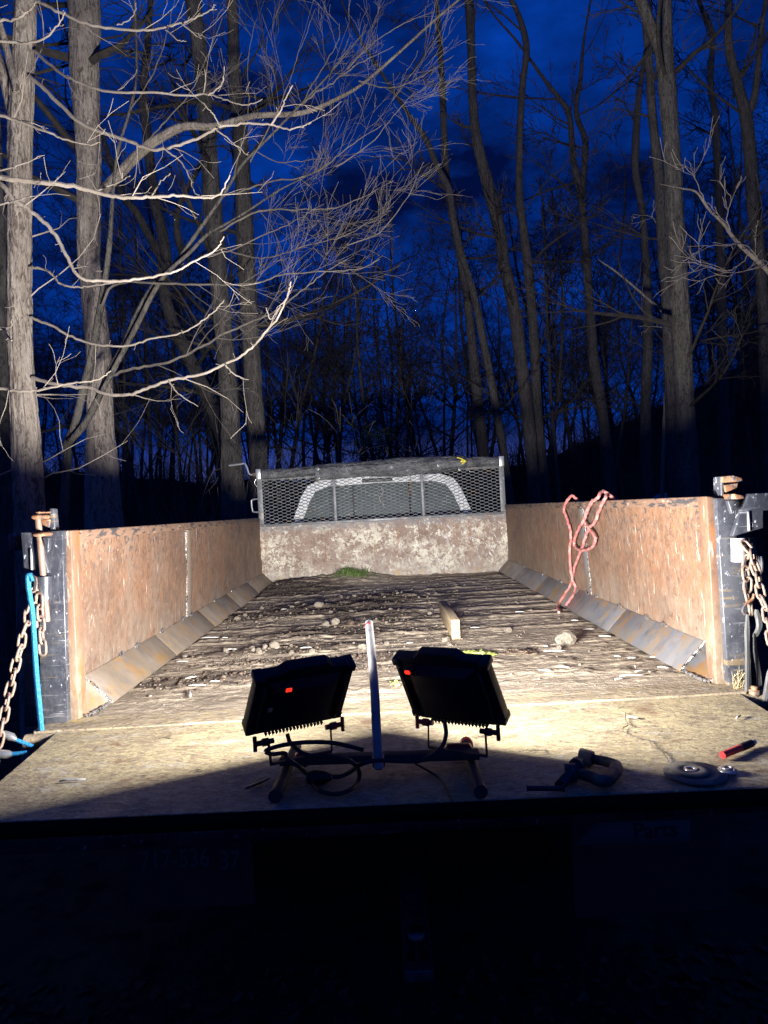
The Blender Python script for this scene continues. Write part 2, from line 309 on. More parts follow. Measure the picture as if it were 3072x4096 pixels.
M['mud'] = layered('mud_clod', (.085, .062, .046), [dict(c=(.16, .12, .09), s=(60, 60, 60), t=(.5, .65))], rough=.95, spec=.1, bump=[((90, 90, 90), .6, .004)])
M['grass'] = layered('grass_blade', (.09, .15, .035), [dict(c=(.15, .21, .06), s=(30, 30, 30), t=(.45, .6))], rough=.6)
M['drygrass'] = pbr('dry_grass', (.42, .33, .17), .7)
M['rag'] = layered('yellow_green_rag', (.30, .34, .07), [dict(c=(.42, .44, .16), s=(30, 30, 30), t=(.45, .65))], rough=.8)
M['deadleaf'] = layered('dead_leaf', (.13, .09, .06), [dict(c=(.20, .15, .10), s=(30, 30, 30), t=(.45, .65))], rough=.8)
M['yellow'] = pbr('yellow_cord', (.6, .5, .04), .7)
M['crack'] = pbr('thin_wire', (.10, .085, .06), .7)
M['ground'] = layered('leaf_litter_ground', (.05, .04, .03), [dict(c=(.085, .065, .045), s=(3, 3, 3), t=(.45, .65)), dict(c=(.02, .018, .014), s=(9, 9, 9), t=(.5, .66))], rough=.95, spec=.1, bump=[((14, 14, 14), .7, .03)])
def bark(name, a, b_, c):
    return layered(name, a, [dict(c=b_, s=(16, 16, 2.2), t=(.45, .62), dist=.4), dict(c=c, s=(38, 38, 9), t=(.50, .57), dist=1.4, rg=.75), dict(c=(a[0]*1.15, a[1]*1.2, a[2]*1.1), s=(2.2, 2.2, 3), t=(.52, .60), amt=.5, rg=.8), dict(c=tuple(x*1.3 for x in b_), s=(3, 3, 2), t=(.5, .75), amt=.5)], rough=.9, spec=.15, bump=[((28, 28, 7), 1.0, .03), ((80, 80, 12), .8, .008)])
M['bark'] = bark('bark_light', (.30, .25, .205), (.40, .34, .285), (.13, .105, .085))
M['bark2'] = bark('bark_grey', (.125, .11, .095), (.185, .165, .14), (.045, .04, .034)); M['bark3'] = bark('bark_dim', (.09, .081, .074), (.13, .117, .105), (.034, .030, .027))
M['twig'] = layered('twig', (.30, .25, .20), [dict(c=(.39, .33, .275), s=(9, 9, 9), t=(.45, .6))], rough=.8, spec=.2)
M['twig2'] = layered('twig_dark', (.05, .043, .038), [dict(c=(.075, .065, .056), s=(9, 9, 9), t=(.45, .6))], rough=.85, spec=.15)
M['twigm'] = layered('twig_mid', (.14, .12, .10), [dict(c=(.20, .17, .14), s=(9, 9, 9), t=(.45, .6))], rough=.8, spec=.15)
M['ever'] = layered('evergreen', (.035, .055, .03), [dict(c=(.055, .08, .04), s=(6, 6, 6), t=(.45, .6))], rough=.8)
M['carblue'] = pbr('pickup_paint', (.45, .50, .60), .35); M['tyre'] = pbr('tyre', (.02, .02, .02), .85); M['rimm'] = pbr('wheel_rim', (.4, .4, .42), .4, .7)
M['cardglass'] = pbr('pickup_glass', (.02, .025, .03), .1)

# ------------------------------------------------------------------ terrain
az_px = np.array([-3000, 0, 800, 1500, 2200, 2555, 2832, 3072, 6000]); az_el = np.array([.07, .07, .055, .05, .055, .108, .147, .175, .20])
def terrain(x, y):
    dx = x-CAM[0]; dy = y-CAM[1]; r = np.hypot(dx, dy); ang = np.arctan2(dx, dy)
    px = 1536+FPX*np.tan(np.clip(ang, -1.2, 1.2)); el = np.interp(px, az_px, az_el)
    back = np.clip((np.abs(ang)-1.2)/.6, 0, 1)
    H = (.6+44*el+.95)*(1-back)
    s = np.clip((r-27)/18, 0, 1); s = s*s*(3-2*s)
    bump = (fbm(x*.5+50, y*.5+50, 3)-.5)*.25*np.clip((r-2.5)/5, 0, 1)+(fbm(x*.12+9, y*.12+7, 5)-.5)*2.2*np.clip((r-14)/20, 0, 1)
    return -.95+H*s+bump
def hz_at(x, y): return float(terrain(np.array([float(x)]), np.array([float(y)]))[0])
rs = np.concatenate([np.linspace(0.3, 12, 50), np.linspace(12.5, 60, 96), np.geomspace(62, 600, 24)]); th = np.linspace(0, 2*math.pi, 241)[:-1]
Rg, Tg = np.meshgrid(rs, th, indexing='ij'); gx = CAM[0]+Rg*np.sin(Tg); gy = CAM[1]+Rg*np.cos(Tg); gz = terrain(gx, gy)
g = Q(); n1, n2 = gx.shape; i = np.arange(n1-1)[:, None]*n2; j = np.arange(n2)[None]; j2 = (j+1) % n2
g.quads(np.stack([gx, gy, gz], -1).reshape(-1, 3), np.stack([i+j, i+n2+j, i+n2+j2, i+j2], -1).reshape(-1, 4)[:, ::-1])
g.ng.append(tuple(range(n2))[::-1])
gr = obj('ground', g, M['ground'], smooth=True); tag(gr, 'dark woodland ground rising to a wooded bank', kind='structure')

# ------------------------------------------------------------------ the dump truck
LB = 3.825; HB = .5795
def hw(y, z=0):   # half width of the bed inside
    t = 1-y/LB; return 1.065+t*((.991-1.065)*z/HB+(1.030-1.065)*(1-z/HB))
TR = (0, 1.8, -.95)
truck = thing('dump_truck', 'rusty steel dump truck bed with lowered tailgate, mesh cab guard and white cab', 'dump truck', TR)
def slab(name, p4, n, th, mat, parent=truck, res=None, disp=0, seed=1, bevel=0):
    """plate with corners p4 (a,b,c,d), thickness th along n, optional gentle dents"""
    a, b, c, d = [np.array(x, float) for x in p4]; n = np.array(n, float); q = Q()
    if res is None: q.prism([a, b, c, d], n*th); return obj(name, q, mat, parent, bevel=bevel)
    U, V = np.meshgrid(np.linspace(0, 1, res[0]), np.linspace(0, 1, res[1]), indexing='ij')
    P = ((1-U)*(1-V))[..., None]*a+(U*(1-V))[..., None]*b+(U*V)[..., None]*c+((1-U)*V)[..., None]*d
    P = P+n*((fbm(U*9+3, V*4+seed*7, seed)-.5)*disp)[..., None]
    f = np.arange(res[0]-1)[:, None]*res[1]+np.arange(res[1]-1)[None]
    fr = np.stack([f, f+res[1], f+res[1]+1, f+1], -1).reshape(-1, 4)
    q.quads(P.reshape(-1, 3), fr); q.prism([a+n*.004, b+n*.004, c+n*.004, d+n*.004], n*th)
    return obj(name, q, mat, parent, smooth=True)
for s in (-1, 1):
    sw = slab('side_wall', [(s*hw(0, 0), 0, -.02), (s*hw(LB, 0), LB, -.02), (s*hw(LB, HB), LB, HB-.028), (s*hw(0, HB), 0, HB-.028)], (s, 0, 0), .03, M['rust'], res=(160, 30), disp=.014, seed=5+s)
    sw['label'] = 'rusty side wall on the ' + ('left with pale scuffs' if s < 0 else 'right, brighter orange with dark spots near the top')
    q = Q(); e = .006
    q.prism([(s*(hw(0, HB)-e), 0.03, HB-.032), (s*(hw(LB, HB)-e), LB, HB-.032), (s*(hw(LB, HB)+.05), LB, HB-.032), (s*(hw(0, HB)+.05), 0.03, HB-.032)], (0, 0, .034)); obj('top_rail', q, M['rim'], truck, bevel=.004)
    # upright seam strip
    for yy, wd, pr in ((1.385, .075, .007),):
        q = Q(); q.prism([(s*(hw(yy, 0)-pr), yy, .09), (s*(hw(yy, HB)-pr), yy, HB-.034), (s*(hw(yy, HB)-pr), yy+wd, HB-.034), (s*(hw(yy, 0)-pr), yy+wd, .09)], (s*.012, 0, 0)); obj('seam_strip', q, M['fillet' if s < 0 else 'steel'], truck, bevel=.002)
        q = Q(); pts = [(s*(hw(yy, z)-.003), yy-.004, z) for z in np.linspace(.1, HB-.04, 40)]; q.tube(pts, [.004+.0025*abs(math.sin(k*1.7)) for k in range(40)], 6); obj('weld_seam', q, M['weld'], truck, smooth=True)
    # front flange
    fpx = [(249, 2122), (284, 2121), (318, 2878), (270, 2890)] if s < 0 else [(2824, 1984), (2867, 1990), (2913, 2750), (2866, 2753)]
    fw_ = [ony(a_, b_, -.03) for a_, b_ in fpx]; q = Q(); q.prism(fw_ if s > 0 else fw_[::-1], (0, .06, 0)); obj('end_flange', q, M['flange'], truck, bevel=.004)
    # fillet plates: bent in sections like the welded lengths
    ys = np.linspace(.125, LB, 6); fm = M['fillet'] if s < 0 else M['steel']
    for k in range(5):
        y0, y1 = ys[k]+.0006, ys[k+1]-.0006; w0, w1 = hw(y0, .1), hw(y1, .1); j = random.Random(k+10*s).uniform(-.0015, .0015)
        q = Q(); q.prism([(s*(w0-.004), y0, .104+j), (s*(w1-.004), y1, .104+j), (s*(w1-.092), y1, .012), (s*(w0-.092), y0, .012)], (s*.006, 0, -.008)); obj('fillet_plate', q, fm, truck, bevel=.0015)
    for k, y in enumerate([.45, .62, .95, 1.3, 1.45, 2.0, 2.5, 3.1]):
        q = Q(); q.tube([(s*(hw(y, .1)-.006), y+t*.012, .106+.004*math.sin(t)) for t in np.linspace(-2, 2, 7)], [.003, .006, .009, .007, .009, .006, .003], 6); obj('tack_weld', q, M['weld'], truck, smooth=True)
    # end gusset closing the fillet
    w = hw(0, 0)
    q = Q(); q.raw([(s*(w-.004), .125, .104), (s*(w-.092), .125, .012), (s*(w-.075), -.005, .006), (s*(w-.012), -.005, .012), (s*(w-.004), .05, .055), (s*(w-.004), .125, -.01)], [(0, 1, 2, 3, 4) if s < 0 else (4, 3, 2, 1, 0), (0, 1, 5)]); obj('fillet_gusset', q, fm, truck)
    q = Q(); rng = random.Random(3)
    def bead(pts, r): 
        p = spline(pts, 14); q.tube(p+np.array([[rng.uniform(-1, 1)*r*.3 for _ in range(3)] for _ in p]), [r*rng.uniform(.7, 1.25) for _ in p], 7)
    bead([(s*(w-.010), -.004, .012), (s*(w-.008), .02, .10), (s*(w-.010), .03, .22)], .009)
    bead([(s*(w-.088), .12, .012), (s*(w-.074), 0, .008)], .006); bead([(s*(w-.074), -.004, .006), (s*(w-.012), -.004, .008)], .006); bead([(s*(w-.006), .123, .104), (s*(w-.09), .123, .014)], .005)
    obj('weld_bead', q, M['weld'], truck, smooth=True)
# headboard
hb = slab('headboard', [(-1.07, LB, -.02), (1.07, LB, -.02), (1.07, LB, .505), (-1.07, LB, .505)], (0, 1, 0), .03, M['head'], res=(80, 24), disp=.012, seed=4)
q = Q(); q.box((-1.075, LB-.012, .5), (1.075, LB+.035, .522)); obj('headboard_rail', q, M['screen'], truck, bevel=.003)
# floor with its caked, rippled dirt
NX, NY = 420, 1250
fx, fy = np.meshgrid(np.linspace(-1.06, 1.06, NX), np.linspace(-.005, LB-.002, NY), indexing='ij')
mud = np.zeros_like(fx); heap = np.zeros_like(fx)
blobs = [(1150, 2370, .40, .35, 1), (1300, 2440, .5, .4, .9), (1520, 2400, .35, .35, .8), (1200, 2600, .34, .10, 1), (720, 2738, .34, .07, 1.1), (1350, 2540, .4, .2, .7), (1500, 2640, .25, .07, .9), (1600, 2480, .3, .3, .45), (1120, 2650, .3, .05, .6), (1230, 2690, .3, .04, .9), (1000, 2480, .25, .2, .6)]
BW = []
for px, py, rx, ry, a in blobs:
    c = onz(px, py); BW.append((c[0], c[1], rx, ry, a)); e = np.exp(-(((fx-c[0])/rx)**2+((fy-c[1])/ry)**2)); mud = np.maximum(mud, a*e)
wx = fx+.05*(fbm(fx*4, fy*4, 8)-.5)
n_big = fbm(fx*2.2+5, fy*7+3, 11, 4); n_mid = fbm(fx*14, fy*32, 12, 3); n_f = fbm(fx*34+.8*np.sin(fy*31), fy*110+1.5*n_mid, 21, 3)
mudf = np.clip(mud*1.25+(n_mid-.5)*1.2+(n_big-.5)*1.1-.08, 0, 1)
band = np.clip((fy-.45)/.5, 0, 1)
ph = (fy+.03*(fbm(fx*1.2, fy*2, 31)-.5)+.012*(fbm(fx*6, fy*6, 33)-.5))*2*math.pi/.34
ridge = (np.clip(np.sin(ph), 0, 1)**14+.45*np.clip(np.sin(ph*1.9+1.3+3*n_big), 0, 1)**14)*band*(.6+.5*n_big)
hp = onz(1400, 2330); heap += .075*np.exp(-(((fx-hp[0])/.30)**2+((fy-(LB-.12))/.20)**2)) + .045*np.exp(-(((fx+.75)/.22)**2+((fy-3.5)/.3)**2))
z = .002+ridge*.014*(.25+1.5*np.clip(fbm(fx*3, fy*3, 36)-.25, 0, 1))+(n_f-.5)*.0042+(n_mid-.5)*.003+mudf*(.004+.020*np.clip(fbm(fx*11, fy*13, 41, 4)-.35, 0, 1)*2)+heap*(.6+.9*fbm(fx*9, fy*9, 51, 3))
vfine = fbm(fx*26, fy*60, 61, 2); z += (vfine-.5)*.0025
edge = np.clip((hw(fy)-.06-np.abs(fx))/.06, 0, 1); z = z*(.35+.65*edge)
z *= np.clip(fy/.05+.3, .3, 1)
q = Q(); f = np.arange(NX-1)[:, None]*NY+np.arange(NY-1)[None]
q.quads(np.stack([fx, fy, z], -1).reshape(-1, 3), np.stack([f, f+NY, f+NY+1, f+1], -1).reshape(-1, 4)); q.f = [q.f[0]]
fl = obj('bed_floor', q, M['floor'], truck, smooth=True)
at = fl.data.attributes.new('mud', 'FLOAT', 'POINT'); at.data.foreach_set('value', np.clip(mudf, 0, 1).ravel().astype(np.float32))
def fz(x, y):
    a = int(round((x+1.06)/2.12*(NX-1))); b = int(round((y+.005)/(LB+.003)*(NY-1))); a = min(max(a, 0), NX-1); b = min(max(b, 0), NY-1); return float(z[a, b])
q = Q(); q.box((-1.04, .0, -.09), (1.04, LB, -.02)); obj('floor_plate', q, M['rim'], truck)
# lip
def relief(name, x0, x1, y0, y1, ztop, zb, nx, ny, amp, fs, mat, seed, xl=None, xr=None, ynear=None, roundn=0, parent=truck):
    U, V = np.meshgrid(np.linspace(0, 1, nx), np.linspace(0, 1, ny), indexing='ij')
    yy = y0+(y1-y0)*V
    xa = x0+(xl-x0)*(1-V) if xl is not None else x0; xb = x1+(xr-x1)*(1-V) if xr is not None else x1
    xx = xa+(xb-xa)*U
    if ynear is not None: yy = yy+(1-V)*ynear*(xx)
    zz = ztop+(fbm(xx*fs[0]+9, yy*fs[1]+4, seed, 4)-.5)*amp
    if roundn: zz = zz-roundn*np.clip(1-V*(y1-y0)/roundn, 0, 1)**2
    q = Q(); f = np.arange(nx-1)[:, None]*ny+np.arange(ny-1)[None]; q.quads(np.stack([xx, yy, zz], -1).reshape(-1, 3), np.stack([f, f+ny, f+ny+1, f+1], -1).reshape(-1, 4))
    b = [(xx[0, 0], yy[0, 0]+.002, zb), (xx[-1, 0], yy[-1, 0]+.002, zb), (xx[-1, -1], yy[-1, -1], zb), (xx[0, -1], yy[0, -1], zb)]; tp = [(p[0], p[1], ztop-amp*.8-roundn*.9) for p in b]
    q.raw(b+tp, [(3, 2, 1, 0), (0, 1, 5, 4), (1, 2, 6, 5), (2, 3, 7, 6), (3, 0, 4, 7)])
    # skirts down from the relief edge
    for idx in ((slice(None), 0), (slice(None), -1), (0, slice(None)), (-1, slice(None))):
        e = np.stack([xx[idx], yy[idx], zz[idx]], -1); lo = e.copy(); lo[:, 2] = ztop-amp-roundn; m = len(e)
        q.quads(np.vstack([e, lo]), np.array([(k, k+1, m+k+1, m+k) for k in range(m-1)]))
    return obj(name, q, mat, parent, smooth=True)
relief('bed_lip', -1.07, 1.07, -.125, -.004, .002, -.07, 300, 24, .007, (7, 18), M['lip'], 71)
relief('tailgate', -1.0, 1.0, -.757, -.130, -.002, -.030, 300, 90, .005, (4, 4), M['tail'], 77, xl=-.94, xr=.94, ynear=-.028, roundn=.006)
q = Q(); q.prism([(-.942, -.7345, -.0015), (.942, -.7875, -.0015), (.942, -.7835, -.0015), (-.942, -.7305, -.0015)], (0, 0, -.034)); obj('tailgate_shade_strip', q, pbr('shade_black', (.012, .010, .009), .9, spec=.1), truck)  # near-black strip added over the skylit front face; its colour stands in for shade
q = Q(); q.box((-.93, -.70, -.085), (.93, -.66, -.0361)); q.box((-.93, -.40, -.085), (.93, -.36, -.0361)); obj('tailgate_rib', q, M['black'], truck)
for s in (-1, 1):
    q = Q(); q.tube([(s*(1.0+.0), -.132, -.025), (s*1.09, -.132, -.025)], .022, 14); obj('tailgate_hinge', q, M['lip'], truck, smooth=True)
# expanded-metal cab guard
ya = LB+.01; q = Q(); cw, ch, sw_ = .073, .0285, .0055
zb, zt = .524, .915; nr = int((zt-zb)/(ch/2)); nc = int(2.06/cw)
for r in range(nr+1):
    zc = zb+r*ch/2; off = (r % 2)*cw/2
    for c in range(nc+2):
        xc = -1.03+c*cw+off-cw/2
        if xc < -1.05 or xc > 1.03: continue
        # node strip + slanted strands up to the next row
        def strand(x0, z0, x1, z1, wd):
            x0 = min(max(x0, -1.035), 1.035); x1 = min(max(x1, -1.035), 1.035)
            q.raw([(x0, ya, z0-wd/2), (x1, ya, z1-wd/2), (x1, ya-.004, z1+wd/2), (x0, ya-.004, z0+wd/2), (x0, ya+.003, z0-wd/2), (x1, ya+.003, z1-wd/2), (x1, ya+.001, z1+wd/2), (x0, ya+.001, z0+wd/2)], [(0, 1, 2, 3), (7, 6, 5, 4), (0, 4, 5, 1), (3, 2, 6, 7)])
        strand(xc-.011, zc, xc+.011, zc, .0085)
        if r < nr:
            strand(xc+.011, zc, xc+cw/2-.011, zc+ch/2, .006); strand(xc-.011, zc, xc-cw/2+.011, zc+ch/2, .006)
obj('guard_mesh', q, M['screen'], truck)
for xx_, wd in ((-1.045, .045), (1.045, .045), (-.405, .024), (.355, .024)):
    q = Q(); q.box((xx_-wd/2, LB-.012, .5222), (xx_+wd/2, LB+.004, .93)); obj('guard_upright', q, M['screen'], truck, bevel=.002)
q = Q(); q.box((-1.066, LB+.02, .9), (1.066, LB+.06, .93)); obj('guard_top_rail', q, M['screen'], truck, bevel=.003)
# rolled tarp
roll = [(-1.02, 1932), (-.6, 0)]
def tz(x):  return .965 + .0*x
xs = np.linspace(-1.02, 1.02, 160)
rr = np.interp(xs, [-1.02, -.56, -.55, -.2, .1, .5, .72, .74, 1.02], [.040, .042, .052, .056, .062, .066, .062, .046, .040])
zc_ = .955+np.interp(xs, [-1, -.3, .4, 1], [0, .006, .008, 0])+.004*np.sin(xs*9)
def tn(p, a):
    X, A = np.meshgrid(p[:, 0], a, indexing='ij'); return 1+.42*(fbm(X*6+A*.9+4, A*1.2+X*3+5, 91)-.5)+.20*(fbm(X*22+3, A*2.5+9, 92)-.5)
q = Q(); q.tube(np.stack([xs, np.full_like(xs, LB+.0), zc_], -1), rr, 40, noise=tn); tarp = obj('rolled_tarp', q, M['vinyl'], truck, smooth=True)
q = Q(); U, V = np.meshgrid(np.linspace(-.56, .74, 120), np.linspace(0, 1, 14), indexing='ij')
dr = .075+.012*np.sin(U*7)+.02*(fbm(U*6, V*0+2, 93)-.5)-np.clip((U-.1)*.06, 0, 1)
q.quads(np.stack([U, LB-.062-.012*np.sin(V*3)+.012*(fbm(U*12, V*3, 94)-.5), .985-V*(dr+.035)], -1).reshape(-1, 3), (lambda f: np.stack([f, f+14, f+15, f+1], -1).reshape(-1, 4))(np.arange(119)[:, None]*14+np.arange(13)[None]))
q2 = obj('tarp_flap', q, M['vinyl'], truck, smooth=True); sm = q2.modifiers.new('thick', 'SOLIDIFY'); sm.thickness = .004
for x_, z_ in ((-.53, .972), (-.53, .895), (.68, .905), (.50, .95), (.1, .955)):
    q = Q(); q.tube([(x_+.010*math.cos(t), LB-.079, z_+.010*math.sin(t)) for t in np.linspace(0, 2*math.pi, 13)[:-1]], .003, 5, closed=True); obj('grommet', q, M['zinc'], truck, smooth=True)
q = Q(); rg = random.Random(5)
for k in range(46):
    x_ = rg.choice([.66, .68, .70, -.1, .3]) + rg.gauss(0, .03); p0 = np.array([x_, LB-.03, .975+rg.uniform(0, .035)]); pts = [p0]
    for _ in range(4): pts.append(pts[-1]+np.array([rg.uniform(-.02, .02), rg.uniform(-.02, .01), rg.uniform(-.008, .014)]))
    q.tube(spline(pts, 3), .0009, 3)
obj('frayed_thread', q, M['strap'], truck)['kind'] = 'stuff'
q = Q(); q.tube(spline([(.68, LB-.07, 1.0), (.705, LB-.085, .985), (.69, LB-.085, .965), (.73, LB-.085, .972), (.70, LB-.085, .945)], 5), .0045, 6); q.tube(spline([(.66, LB-.07, 1.005), (.70, LB-.085, .99), (.735, LB-.08, .965)], 5), .004, 6); obj('yellow_cord', q, M['yellow'], truck, smooth=True)
for x_ in (-1.045, 1.045):
    q = Q(); q.box((x_-.022, LB-.05, .91), (x_+.022, LB+.05, 1.0)); obj('roller_bracket', q, M['zinc'], truck, bevel=.005)
q = Q(); q.tube(spline([(-1.06, LB, .957), (-1.10, LB, .957), (-1.13, LB-.01, .965), (-1.145, LB-.01, 1.02), (-1.165, LB-.01, 1.055), (-1.20, LB-.01, 1.052), (-1.30, LB-.01, 1.045)], 5), .0085, 8); obj('tarp_crank', q, M['zinc'], truck, smooth=True)
q = Q(); q.tube([(-1.10, LB, .957), (-1.066, LB, .957)], .018, 8); obj('crank_socket', q, M['lug'], truck)
q = Q(); q.tube(spline([(-1.07, LB-.02, .92), (-1.085, LB-.02, .88), (-1.065, LB-.02, .85)], 5), .004, 5); obj('crank_tie', q, M['zinc'], truck)
q = Q(); q.tube(spline([(-1.068, LB, .745), (-1.115, LB, .74), (-1.125, LB, .72), (-1.12, LB, .65), (-1.11, LB, .635), (-1.068, LB, .63)], 5), .007, 8); obj('guard_handle', q, M['zinc'], truck, smooth=True)
# cab
cab = [(.845, .47), (.80, .60), (.735, .76), (.67, .855), (.56, .895), (0, .91)]
full = cab+[(-x, z_) for x, z_ in cab[::-1][1:]]
yc0, yc1 = 4.22, 5.75
def inset(p, d, dz): return [(x*(1-d/.8), .47+(z_-.47)*(1-dz/.44)) for x, z_ in p]
inn = inset(full, .085, .065); n_ = len(full)
q = Q(); vs = [(x, yc0, z_) for x, z_ in full]+[(x, yc0-.0, z_) for x, z_ in inn]; q.raw(vs, [(i_, i_+1, n_+i_+1, n_+i_) for i_ in range(n_-1)])
vs = [(x, yc0, z_) for x, z_ in full]+[(x, yc1, z_) for x, z_ in full]; q.raw(vs, [(i_, n_+i_, n_+i_+1, i_+1) for i_ in range(n_-1)])
vs = [(x, yc0, z_) for x, z_ in inn]+[(x, yc0+.03, z_) for x, z_ in inn]; q.raw(vs, [(i_, i_+1, n_+i_+1, n_+i_) for i_ in range(n_-1)])
obj('cab_shell', q, M['white'], truck)
q = Q(); q.prism([(x, yc0+.02, z_) for x, z_ in inn], (0, .004, 0)); obj('rear_window', q, M['glass'], truck)
q = Q(); q.prism([(x, yc1-.02, z_) for x, z_ in full], (0, .004, 0)); obj('windscreen', q, M['cardglass'], truck)
lin = [(x*.955, .47+(z_-.47)*.95) for x, z_ in inn]; q = Q(); vs = [(x, yc0+.05, z_) for x, z_ in lin]+[(x, yc1-.05, z_) for x, z_ in lin]; q.raw(vs, [(i_, i_+1, n_+i_+1, n_+i_) for i_ in range(n_-1)]+[(0, n_, 2*n_-1, n_-1), tuple(range(n_, 2*n_))]); obj('cab_lining', q, layered('lining', (.06, .065, .068), [dict(c=(.10, .105, .11), s=(5, 5, 5), t=(.4, .6))], rough=.95), truck)
for x_ in (-.26, .26): q = Q(); q.box((x_-.008, yc0+.004, .47), (x_+.008, yc0+.019, .84)); obj('window_divider', q, M['darkplastic'], truck)
q = Q(); q.box((-.17, yc0-.014, .852), (.11, yc0+.0, .888)); obj('third_brake_light', q, M['darkplastic'], truck, bevel=.004)
q = Q(); q.box((-.93, yc0, -.45), (.93, yc1+.2, .469), bev=.04); obj('cab_body', q, M['white'], truck)
q = Q(); q.box((-.86, yc1+.2, -.35), (.86, 7.1, .22), bev=.08); obj('hood', q, M['white'], truck)
for x_ in (-.42, .42):
    q = Q(); q.box((x_-.24, 4.55, .3), (x_+.24, 4.70, .70), bev=.05); q.box((x_-.13, 4.56, .7), (x_+.13, 4.66, .80), bev=.03); obj('seat', q, layered('seat_cloth', (.22, .24, .25), [dict(c=(.3, .32, .33), s=(20, 20, 20), t=(.4, .7))], rough=.9), truck)
q = Q(); q.box((-.10, 5.3, .76), (.14, 5.33, .82), bev=.01); obj('rear_view_mirror', q, M['darkplastic'], truck)
q = Q(); q.tube([(.0+.02*math.sin(t*2), yc0+.008, .80-.045*t) for t in np.linspace(0, 4.5, 30)], [.0028+.0015*(k % 2) for k in range(30)], 5); obj('window_bead_string', q, M['stick'], truck)
q = Q(); q.tube([(.26, LB-.004, .86), (.235, LB-.004, .70)], .003, 5); obj('snagged_straw', q, M['lug'], truck)
for s in (-1, 1): q = Q(); q.box((s*.42-.045, .1, -.42), (s*.42+.045, 6.6, -.22)); obj('frame_rail', q, M['black'], truck)
for (s, y_) in ((-1, .95), (1, .95), (-1, 6.2), (1, 6.2)):
    wq = Q(); x0 = s*.62 if y_ < 2 else s*.70
    prof = [(.20, 0), (.36, .01), (.40, .05), (.40, .17), (.36, .21), (.20, .22)]
    for a_ in range(len(prof)-1):
        pass
    ring = []
    for k in range(28):
        t_ = 2*math.pi*k/28
        ring.append([(x0+s*p[1], y_+p[0]*math.cos(t_), -.55+p[0]*math.sin(t_)) for p in prof])
    V_ = np.array(ring).reshape(-1, 3); m_ = len(prof)
    wq.quads(V_, np.array([(k*m_+a_, ((k+1) % 28)*m_+a_, ((k+1) % 28)*m_+a_+1, k*m_+a_+1) for k in range(28) for a_ in range(m_-1)]))
    wh = obj('wheel', wq, M['tyre'], truck, smooth=True)
    rq = Q(); rq.tube([(x0+s*.04, y_, -.55), (x0+s*.18, y_, -.55)], .2, 20); obj('rim', rq, M['rimm'], wh)
# corner posts and their hardware
def plate(name, pts, y, th, mat, parent=truck, bevel=.003):
    q = Q(); P = [ony(a, b, y) for a, b in pts]; 
    ar = sum(P[i_][0]*P[(i_+1) % len(P)][2]-P[(i_+1) % len(P)][0]*P[i_][2] for i_ in range(len(P)))
    if ar > 0: P = P[::-1]
    q.prism(P, (0, th, 0)); return obj(name, q, mat, parent, bevel=bevel)
plate('corner_post', [(152, 2126), (250, 2122), (272, 2888), (160, 2905)], -.05, .10, M['black'])
plate('corner_post', [(2864, 1992), (2975, 1992), (3010, 2745), (2914, 2752)], -.05, .10, M['black'])
plate('post_back_plate', [(88, 2420), (150, 2400), (162, 2905), (99, 2910)], .02, .02, M['black'])
plate('post_back_plate', [(2976, 2260), (3035, 2380), (3062, 2748), (3012, 2745)], .02, .02, M['black'])
plate('post_bracket', [(81, 2129), (122, 2129), (160, 2168), (196, 2294), (93, 2272)], -.075, .022, M['black'])
plate('post_bracket', [(2930, 2146), (2958, 2060), (2996, 1974), (3110, 1968), (3110, 2040), (3054, 2042), (3055, 2112)], -.075, .022, M['black'])
plate('post_bracket_edge', [(117, 2195), (126, 2195), (130, 2280), (121, 2278)], -.079, .004, M['galv'], bevel=0)
plate('post_bracket_edge', [(2990, 2046), (3001, 2046), (3003, 2124), (2993, 2124)], -.079, .004, M['galv'], bevel=0)
plate('post_top_arm', [(31, 2138), (84, 2128), (86, 2150), (60, 2152), (60, 2203), (34, 2203)], -.03, .05, M['black'])
for (a, b, c_) in (((176, 2305), (176, 2397), .022), ((2954, 2152), (2956, 2247), .022)):
    q = Q(); q.tube([ony(*a, -.078), ony(*b, -.078)], c_, 20); obj('pin_sleeve', q, M['galv' if a[0] > 2000 else 'black'], truck, smooth=True)
# left latch ear
plate('latch_ear', [(196, 2032), (213, 2034), (218, 2090), (222, 2126), (200, 2126)], -.04, .03, M['black'])
plate('latch_web', [(163, 2077), (200, 2077), (196, 2112), (166, 2098)], -.045, .012, M['lug'])
for yy0, yy1, xa_, xb_ in ((2057, 2078, 130, 198), (2126, 2147, 135, 217), (2044, 2054, 150, 205)):
    q = Q(); a = ony(xa_, yy1, -.10); b = ony(xb_, yy0, -.04); q.box((a[0], -.11, a[2]), (b[0], -.03, b[2]), bev=.004); obj('latch_lug', q, M['lug'], truck, bevel=.002)
plate('latch_wedge', [(166, 2150), (197, 2150), (192, 2203)], -.09, .02, M['black'])
q = Q(); q.tube([ony(147, 2050, -.080), ony(150, 2062, -.080), ony(188, 2486, -.08)], .0095, 14); obj('latch_pin', q, M['rod'], truck, smooth=True)
